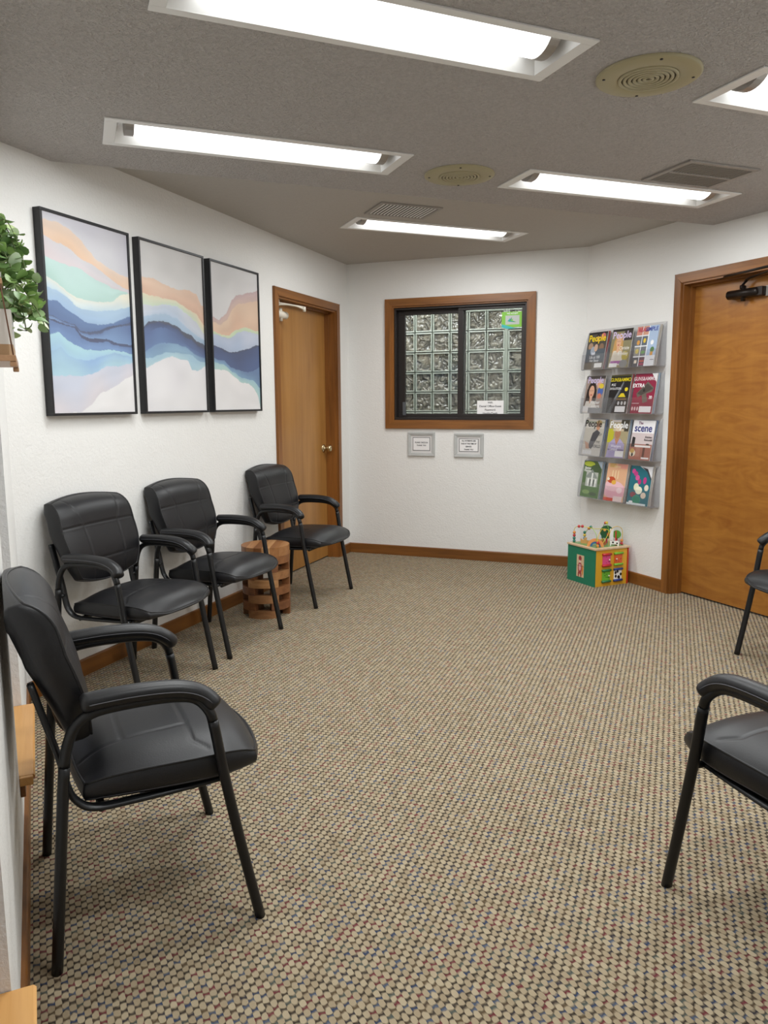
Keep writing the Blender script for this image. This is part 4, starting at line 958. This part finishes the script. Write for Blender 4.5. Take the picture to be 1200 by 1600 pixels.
 (0, 2, '1f6f7e', [(Pp, [(.4, 0), (1, 0), (1, .34), (.8, .14)], 'e6e6ea'), (Pp, [(.5, .02), (.78, .06), (1, .3), (1, .36), (.78, .14)], '3a3a42'), (Ee, .15, .14, .09, .06, 'd14a94'), (Ee, .26, .2, .1, .06, 'c23e86'), (Ee, .36, .3, .1, .07, 'd85a9c'), (Ee, .48, .4, .08, .07, 'b8387a'), (Ee, .72, .36, .08, .09, 'c23e86'), (Ee, .25, .74, .14, .07, '8e4652'), (Ee, .36, .54, .12, .1, 'e6e6c4'), (Ee, .5, .62, .16, .1, 'f0efd6'), (Ee, .84, .54, .1, .08, 'e8dcc8'), (Ee, .74, .74, .12, .08, 'e6d4c0'), (Ee, .44, .86, .2, .12, '2a9a86'), (Pp, [(.3, .78), (.58, .78), (.62, .96), (.28, .96)], '1f8a70'), (Rr, 0, .95, .9, 1, 'd9e2e4'), (Ee, .2, .93, .1, .03, 'eef2f4')], [], 'magazine with pink and white flowers on teal, its corner curling, bottom right pocket'),
]
def magazine(row, ci, bg, shapes, texts, label):
    z = .565 + tiers[row] + .0165; W_, H_ = .205, .272
    tilt = rad(-9 + rng.uniform(-.6, .6)); roll = rad(rng.uniform(-1.0, 1.0))
    r = empty('magazine'); place(r, 'right', rX(colX[ci]), .078, z); r.rotation_euler = Euler((-tilt, roll, FR['right'][1]))
    tag(r, label, 'magazine', 'magazines in the acrylic wall rack')
    m = MB(); m.box((-W_ / 2, -.007, .0004), (W_ / 2, .0, H_), MT['pages']); m.build('pages', r)
    def P(x, y): return ((.5 - x) * W_, H_ * (1 - y))     # local x runs right-to-left seen from the room
    c = MB(); c.box((-W_ / 2 - .0005, 0, 0), (W_ / 2 + .0005, .0006, H_ + .0005), flat(bg)); yy = .0007
    for sh in shapes:
        yy += .00006
        if sh[0] == 'r':
            (xa, za), (xb, zb) = P(sh[1], sh[2]), P(sh[3], sh[4]); pts = [(xa, za), (xa, zb), (xb, zb), (xb, za)]
            col = sh[5]
        elif sh[0] == 'e':
            pts = [P(sh[1] + sh[3] * cos(a * pi / 9), sh[2] + sh[4] * sin(a * pi / 9)) for a in range(18)]; col = sh[5]
        else: pts = [P(*q) for q in sh[1]]; col = sh[2]
        pts = [(min(W_ / 2, max(-W_ / 2, a)), min(H_, max(0, b))) for a, b in pts]
        V = [(a, yy, b) for a, b in pts]
        ar = sum(pts[i][0] * pts[(i + 1) % len(pts)][1] - pts[(i + 1) % len(pts)][0] * pts[i][1] for i in range(len(pts)))
        f = list(range(len(V))); c.add(V, [f if ar < 0 else f[::-1]], flat(col))
    cv = c.build('cover', r)
    for t_, x, y, s_, col in texts:
        px, pz = P(x, y); text(t_, s_ * W_ * 1.12, flat(col), cv, (px, yy + .0005, pz), (pi / 2, 0, pi), sx=1.0 if len(t_) < 8 else .9, bold=s_ * W_ * (.02 if len(t_) < 8 else .004))
    # a second issue peeking out behind
    if rng.random() < .8:
        b = MB(); b.box((-W_ / 2 + .004, -.014, .002), (W_ / 2 - .004, -.0075, H_ + .004), flat(rng.choice(['6d7a90', 'b9b2a8', '9a4a4a', '8fa0b0', 'c9c4bc'])), .0008)
        o = b.build('magazine'); place(o, 'right', rX(colX[ci] + .012), .074, z); o.rotation_euler = r.rotation_euler
        tag(o, 'spare magazine tucked behind the %s' % label.replace(' pocket', '').split(', ')[-1] + ' one in the acrylic rack', 'magazine', 'magazines in the acrylic wall rack')
for g in MAGS: magazine(*g)

# ---------------------------------------------------------------- activity cube
cube = empty('activity_cube', (2.144, -.655, 0), rad(-45)); tag(cube, 'wooden toddler activity cube with green and yellow sides and bead maze on top', 'toy')
# local: x along the yellow... rotate so the near corner is the origin: +x -> (s,-s), so build with -x (green side) and +y (yellow side)
GR, YE, RD = plain('toy_green', '1c7a5c', .45), plain('toy_yellow', 'dfa92e', .45), plain('toy_red', 'c23a22', .45)
w1, w2, ht = .300, .300, .262
m = MB(); m.box((-w1, 0, 0), (0, .010, ht), GR); pg = m.build('green_panel', cube); pg['label'] = 'green front panel with animal picture window'
m = MB(); m.box((-.010, .0105, 0), (0, w2 - .012, ht), YE); py_ = m.build('yellow_panel', cube); py_['label'] = 'yellow panel with four small doors'
m = MB(); m.box((-w1, w2 - .010, 0), (.004, w2, ht), RD); m.build('red_panel', cube)['label'] = 'red back panel'
m = MB(); m.box((-w1, .0105, 0), (-w1 + .010, w2 - .0105, ht), plain('toy_blue', '2d5f9c', .45)); m.build('side_panel', cube)
tw = wood('toy_birch', 'c9aa86', 'e4ccab', 'x', 1, .5)
m = MB(); m.box((-w1 - .006, -.006, ht + .0003), (.010, w2 + .006, ht + .014), tw, .003); m.build('top_board', cube)
m = MB(); m.box((-w1 + .02, .02, ht + .0142), (-.02, w2 - .02, ht + .0152), flat('6f9a5a')); m.build('top_print', cube)
# animal tiles in the green panel
m = MB(); m.box((-.195, -.0008, .045), (-.115, .0, .205), flat('d9bd9a')); m.build('picture_strip', cube)
m = MB(); y_ = -.0012
def ell(m, cx, cz, rx, rz, col, y): m.add([(cx + rx * cos(a * pi / 8), y, cz + rz * sin(a * pi / 8)) for a in range(16)], [list(range(16))], flat(col))
ell(m, -.158, .18, .017, .02, 'a03a3c', -.0010); ell(m, -.158, .11, .022, .045, 'b04648', -.0010); ell(m, -.158, .115, .013, .025, 'e3b2b0', -.0013); ell(m, -.158, .158, .010, .010, 'eccbc2', -.0014)
ell(m, -.172, .062, .007, .018, 'a03a3c', -.0011); ell(m, -.145, .062, .007, .018, 'a03a3c', -.0011)
ell(m, -.128, .10, .008, .04, 'd88a3c', -.0011); ell(m, -.163, .184, .002, .003, '1a1010', -.0015); ell(m, -.153, .184, .002, .003, '1a1010', -.0015)
m.build('animal_picture', cube)
m = MB(); m.box((-.195, -.0016, .124), (-.115, -.0009, .126), MT['ink']); m.build('tile_gap', cube)
# four little doors with rollers
for (yc, zc_, door_c, roll_c, spot) in ((.100, .190, 'e0508a', 'c72a36', 'b03066'), (.205, .190, 'e0602a', '7cc13a', 'b03a18'), (.100, .075, '6fb83a', '2a7a4a', '2f5f24'), (.205, .075, 'f0f0ee', '2a3f86', '141414')):
    m = MB(); m.box((0.0003, yc - .034, zc_ - .034), (.008, yc + .034, zc_ + .034), flat(door_c), .003); dd = m.build('little_door', cube)
    for zz in (zc_ - .040, zc_ + .040): m = MB(); m.tube([(.009, yc - .038, zz), (.009, yc + .038, zz)], .0085, flat(roll_c), 12); m.build('door_roller', dd)
    m = MB(); rr = random.Random(int(yc * 1000 + zc_ * 100))
    for q in range(7):
        cy_, cz_ = yc + rr.uniform(-.025, .025), zc_ + rr.uniform(-.024, .024); rad_ = .009 if spot == '141414' else .004
        m.add([(.0083 + q * .00005, cy_ + rad_ * cos(a * pi / 5), cz_ + rad_ * sin(a * pi / 5) * (1.3 if spot == '141414' else 1)) for a in range(10)], [list(range(10))], flat(spot))
    m.build('spots', dd)
    if spot != '141414': m = MB(); m.ball((.013, yc + (.02 if yc < .15 else -.02), zc_), .006, flat('efe0d0'), 10); m.build('knob', dd)
zt2 = ht + .014
WIRES = [('d8c93a', [(-.27, .03), (-.27, .03), (-.22, .05), (-.15, .10), (-.10, .20), (-.06, .10)], [0, .10, .125, .115, .10, 0]),
         ('9cc25a', [(-.24, .10), (-.24, .10), (-.18, .10), (-.10, .06), (-.05, .05), (-.05, .05)], [0, .06, .12, .12, .08, 0]),
         ('e0b83a', [(-.04, .27), (-.04, .27), (-.05, .22), (-.06, .18), (-.06, .17)], [0, .11, .135, .10, 0]),
         ('6fae4a', [(-.22, .25), (-.22, .25), (-.15, .22), (-.10, .20), (-.08, .24)], [0, .10, .15, .11, 0]),
         ('e8c83a', [(-.02, .04), (-.05, .06), (-.10, .12), (-.16, .2), (-.18, .24)], [0, .05, .09, .10, 0])]
bc = ['d98a3c', 'b8343c', '2f7a6a', '2f7a6a', 'd9b83a', '6f8f9a', 'c23a3a', 'd98a3c']
for wi, (cc, xy, zs_) in enumerate(WIRES):
    pts = smooth_path([(x, y, zt2 + z) for (x, y), z in zip(xy, zs_)], 8)
    m = MB(); m.tube(pts, .0022, flat(cc), 7); wr = m.build('bead_wire', cube)
    k = 0
    for z_ in (.010, .031, .052, .073):
        x, y = xy[0]
        if wi == 4: x, y, = -.028 - z_ * .25, .045 + z_ * .2
        b = MB(); b.ball((x, y, zt2 + z_ + .001), .0112, flat(bc[(wi * 3 + 3 - k) % 8]), 12); b.build('bead', wr); k += 1
        if wi in (2, 4) and k >= 2: break
    if wi in (0, 1, 3):
        for q in (14, 17): b = MB(); b.ball(pts[q], .0112, flat(bc[(wi + q) % 8]), 12); b.build('bead', wr)
m = MB()
def archp(ro, ri, n=14): return [(ro * cos(pi * j / n), ro * sin(pi * j / n)) for j in range(n + 1)] + [(ri * cos(pi - pi * j / n), ri * sin(pi - pi * j / n)) for j in range(n + 1)]
def archo(name, c, ro, ri, col, th=.014, ang=45):
    m = MB(); n = 14; P_ = archp(ro, ri, n); k = len(P_); Rm = Matrix.Translation(c) @ Matrix.Rotation(rad(ang), 4, 'Z')
    V = [Rm @ Vector((a, -th / 2, b)) for a, b in P_] + [Rm @ Vector((a, th / 2, b)) for a, b in P_]
    F = [(i, (i + 1) % k, k + (i + 1) % k, k + i) for i in range(k)]
    for i in range(n): F.append((i, i + 1, k - 2 - i, k - 1 - i)); F.append((k + i, k + i + 1, 2 * k - 2 - i, 2 * k - 1 - i))
    m.add(V, F, flat(col)); return m.build(name, cube)
archo('wooden_arch', (-.070, .060, zt2), .058, .037, 'e79a5a'); archo('wooden_arch', (-.070, .060, zt2), .0365, .024, '3a6a9a', .016)
def figure(name, c, parts, ang=45):
    m = MB(); Rm = Matrix.Translation(c) @ Matrix.Rotation(rad(ang), 4, 'Z')
    for poly, th, col in parts:
        k = len(poly); V = [Rm @ Vector((a, -th / 2, b)) for a, b in poly] + [Rm @ Vector((a, th / 2, b)) for a, b in poly]
        m.add(V, [list(range(k)), list(range(k, 2 * k))[::-1]] + [(i, (i + 1) % k, k + (i + 1) % k, k + i) for i in range(k)], flat(col))
    return m.build(name, cube)
disc = lambda cx, cz, r_: [(cx + r_ * cos(a * pi / 10), cz + r_ * sin(a * pi / 10)) for a in range(20)]
figure('spinner_disc', (-.13, .21, zt2), [(disc(0, .085, .048), .012, '2c5f3c'), (disc(.012, .07, .012), .015, 'c23a3a'), ([(-.006, 0), (.006, 0), (.006, .05), (-.006, .05)], .010, 'b8343c'), (disc(-.015, .1, .010), .0145, 'e8b060')])
figure('spinner_card', (-.085, .215, zt2), [([(-.013, .03), (.013, .03), (.013, .115), (-.013, .115)], .005, 'f2f2f0'), ([(-.004, 0), (.004, 0), (.004, .03), (-.004, .03)], .006, 'b8343c')])
figure('tree_piece', (-.065, .245, zt2), [(disc(0, .075, .03), .012, '5c9a3c'), ([(-.006, 0), (.006, 0), (.006, .05), (-.006, .05)], .012, 'a03a2c')])
figure('red_post', (-.04, .215, zt2), [([(-.004, 0), (.004, 0), (.004, .105), (-.004, .105)], .008, 'c8282c')])
figure('squirrel_piece', (-.20, .07, zt2), [([(-.028, 0), (.028, 0), (.03, .02), (.012, .028), (.016, .045), (-.004, .042), (-.008, .024), (-.03, .036)], .014, 'c9995c')])
figure('cow_piece', (-.035, .20, zt2), [([(-.03, 0), (-.022, 0), (-.02, .012), (.02, .012), (.022, 0), (.03, 0), (.032, .03), (.02, .036), (-.03, .034)], .014, 'ecebe6'), (disc(-.01, .025, .007), .0146, '1a1a1a'), (disc(.018, .02, .006), .0146, '1a1a1a')])
figure('fox_piece', (-.10, .14, zt2), [([(-.03, 0), (.03, 0), (.032, .024), (.0, .034), (-.03, .028)], .014, 'b06a44')])

# ---------------------------------------------------------------- hanging shelf with trailing plants on the near wall
EW = .012   # the wall plane lies 12 mm behind the baseboard face
sh = empty('hanging_shelf'); place(sh, 'near', 1.76, 0, 1.383); tag(sh, 'two tier wooden shelf hung from brown cords on the near left wall', 'shelf')
for z, d, hl in ((0, .078, .145), (.150, .062, .12)):
    m = MB(); m.box((-hl, .002, z), (hl, d, z + .012), MT['board'], .002); m.build('shelf_board', sh)
for sx_ in (-1, 1):
    m = MB(); m.tube([(sx_ * .138, .074, .004), (sx_ * .115, .058, .156), (0, .01, .42)], .0016, MT['cordm'], 6)
    m.tube([(sx_ * .138, .012, .004), (sx_ * .115, .012, .156), (0, .006, .42)], .0016, MT['cordm'], 6); m.build('cord', sh)
    m = MB(); m.box((sx_ * .138 - .005, .066, -.010), (sx_ * .138 + .005, .0785, .0), MT['board'], .002); m.build('cord_peg', sh)
m = MB(); m.ball((0, .010, .424), .008, MT['closer'], 10); m.build('wall_hook', sh)
leafme = None
def leaf_mesh():
    m = MB(); n = 10; r_ = .0115; V = [(0, 0, 0)]; 
    for j in range(n):
        a = 2 * pi * j / n; V.append((r_ * (1 + cos(a)) * 1.0, r_ * .95 * sin(a), .002 * cos(2 * a) - .001))
    V.append((r_, 0, -.0022)); F = [(n + 1, 1 + j, 1 + (j + 1) % n) for j in range(n)]
    m.add(V[0:], F, MT['leaf'], True)
    V2 = [(x, y, z - .0005) for x, y, z in V]; m.add(V2, [f[::-1] for f in F], MT['leaf'], True)
    return m
LEAF = leaf_mesh(); leaf0 = None
def plant(cx, z0, depth, hw, hgt, nst, label, seed, band):
    global leaf0
    r = empty('potted_plant'); place(r, 'near', 1.76 + cx, 0, z0); tag(r, label, 'plant'); rn = random.Random(seed)
    m = MB(); y0, y1 = .006, depth
    m.prism([(-hw * .9, y0), (hw * .9, y0), (hw * .9, y1 - .008), (hw * .9 - .008, y1), (-hw * .9 + .008, y1), (-hw * .9, y1 - .008)], band, hgt, MT['pot']); 
    m.prism([(-hw * .9, y0), (hw * .9, y0), (hw * .9, y1 - .008), (hw * .9 - .008, y1), (-hw * .9 + .008, y1), (-hw * .9, y1 - .008)], .0005, band, MT['potband']); m.build('pot', r)
    for s_ in range(nst):
        x = rn.uniform(-hw, hw) * .85; y = rn.uniform(.02, depth - .01)
        dx = rn.uniform(-.05, .05); out = rn.uniform(.0, .055); upz = rn.uniform(.02, .085); drop = rn.uniform(-.06, .05)
        P_ = [Vector((x, y, hgt - .01)), Vector((x + dx * .3, y + out * .35, hgt + upz * .75)), Vector((x + dx * .8, y + out * .8, hgt + upz)), Vector((x + dx * 1.3, min(.146, y + out * 1.25), hgt + upz * .6 + drop * .6)), Vector((x + dx * 1.6, min(.150, y + out * 1.4), hgt + upz * .2 + drop))]
        P_ = [Vector((p.x, max(.012, p.y), p.z)) for p in P_]
        pts = smooth_path(P_, 4); m = MB(); m.tube(pts, .0011, MT['stem'], 5); st_ = m.build('stem', r)
        for q in range(2, len(pts), 2):
            for sd in (-1, 1):
                if rn.random() < .12: continue
                if leaf0 is None: leaf0 = LEAF.build('leaf', st_); o = leaf0
                else: o = leaf0.copy(); C.objects.link(o); o.parent = st_
                o.location = pts[q]; k_ = rn.uniform(.75, 1.25); o.scale = (k_, k_, k_)
                yaw = rn.uniform(.1, .9) * pi if pts[q].y < .03 else rn.uniform(-pi, pi)
                o.rotation_euler = (rn.uniform(-1.1, 1.1), rn.uniform(-.9, .5), yaw)
    return r
plant(-.00, 1.3955, .074, .132, .090, 17, 'trailing green plant in the pale pot on the lower shelf tier, left edge', 5, .022)
plant(-.00, 1.5455, .058, .108, .045, 16, 'bushy green plant in the smaller pot on the upper shelf tier, left edge', 9, .010)

# ---------------------------------------------------------------- lettering
bpy.context.view_layer.update(); dg = bpy.context.evaluated_depsgraph_get()
done = []
for o, mat, parent, Mx, nm in TEXTS:
    me = bpy.data.meshes.new_from_object(o.evaluated_get(dg)); done.append((me, mat, parent, Mx, nm))
for o, *_ in TEXTS: cu = o.data; bpy.data.objects.remove(o); bpy.data.curves.remove(cu)
for me, mat, parent, Mx, nm in done:
    me.materials.clear(); me.materials.append(mat); me.transform(Mx)
    o = bpy.data.objects.new(nm, me); C.objects.link(o); o.parent = parent
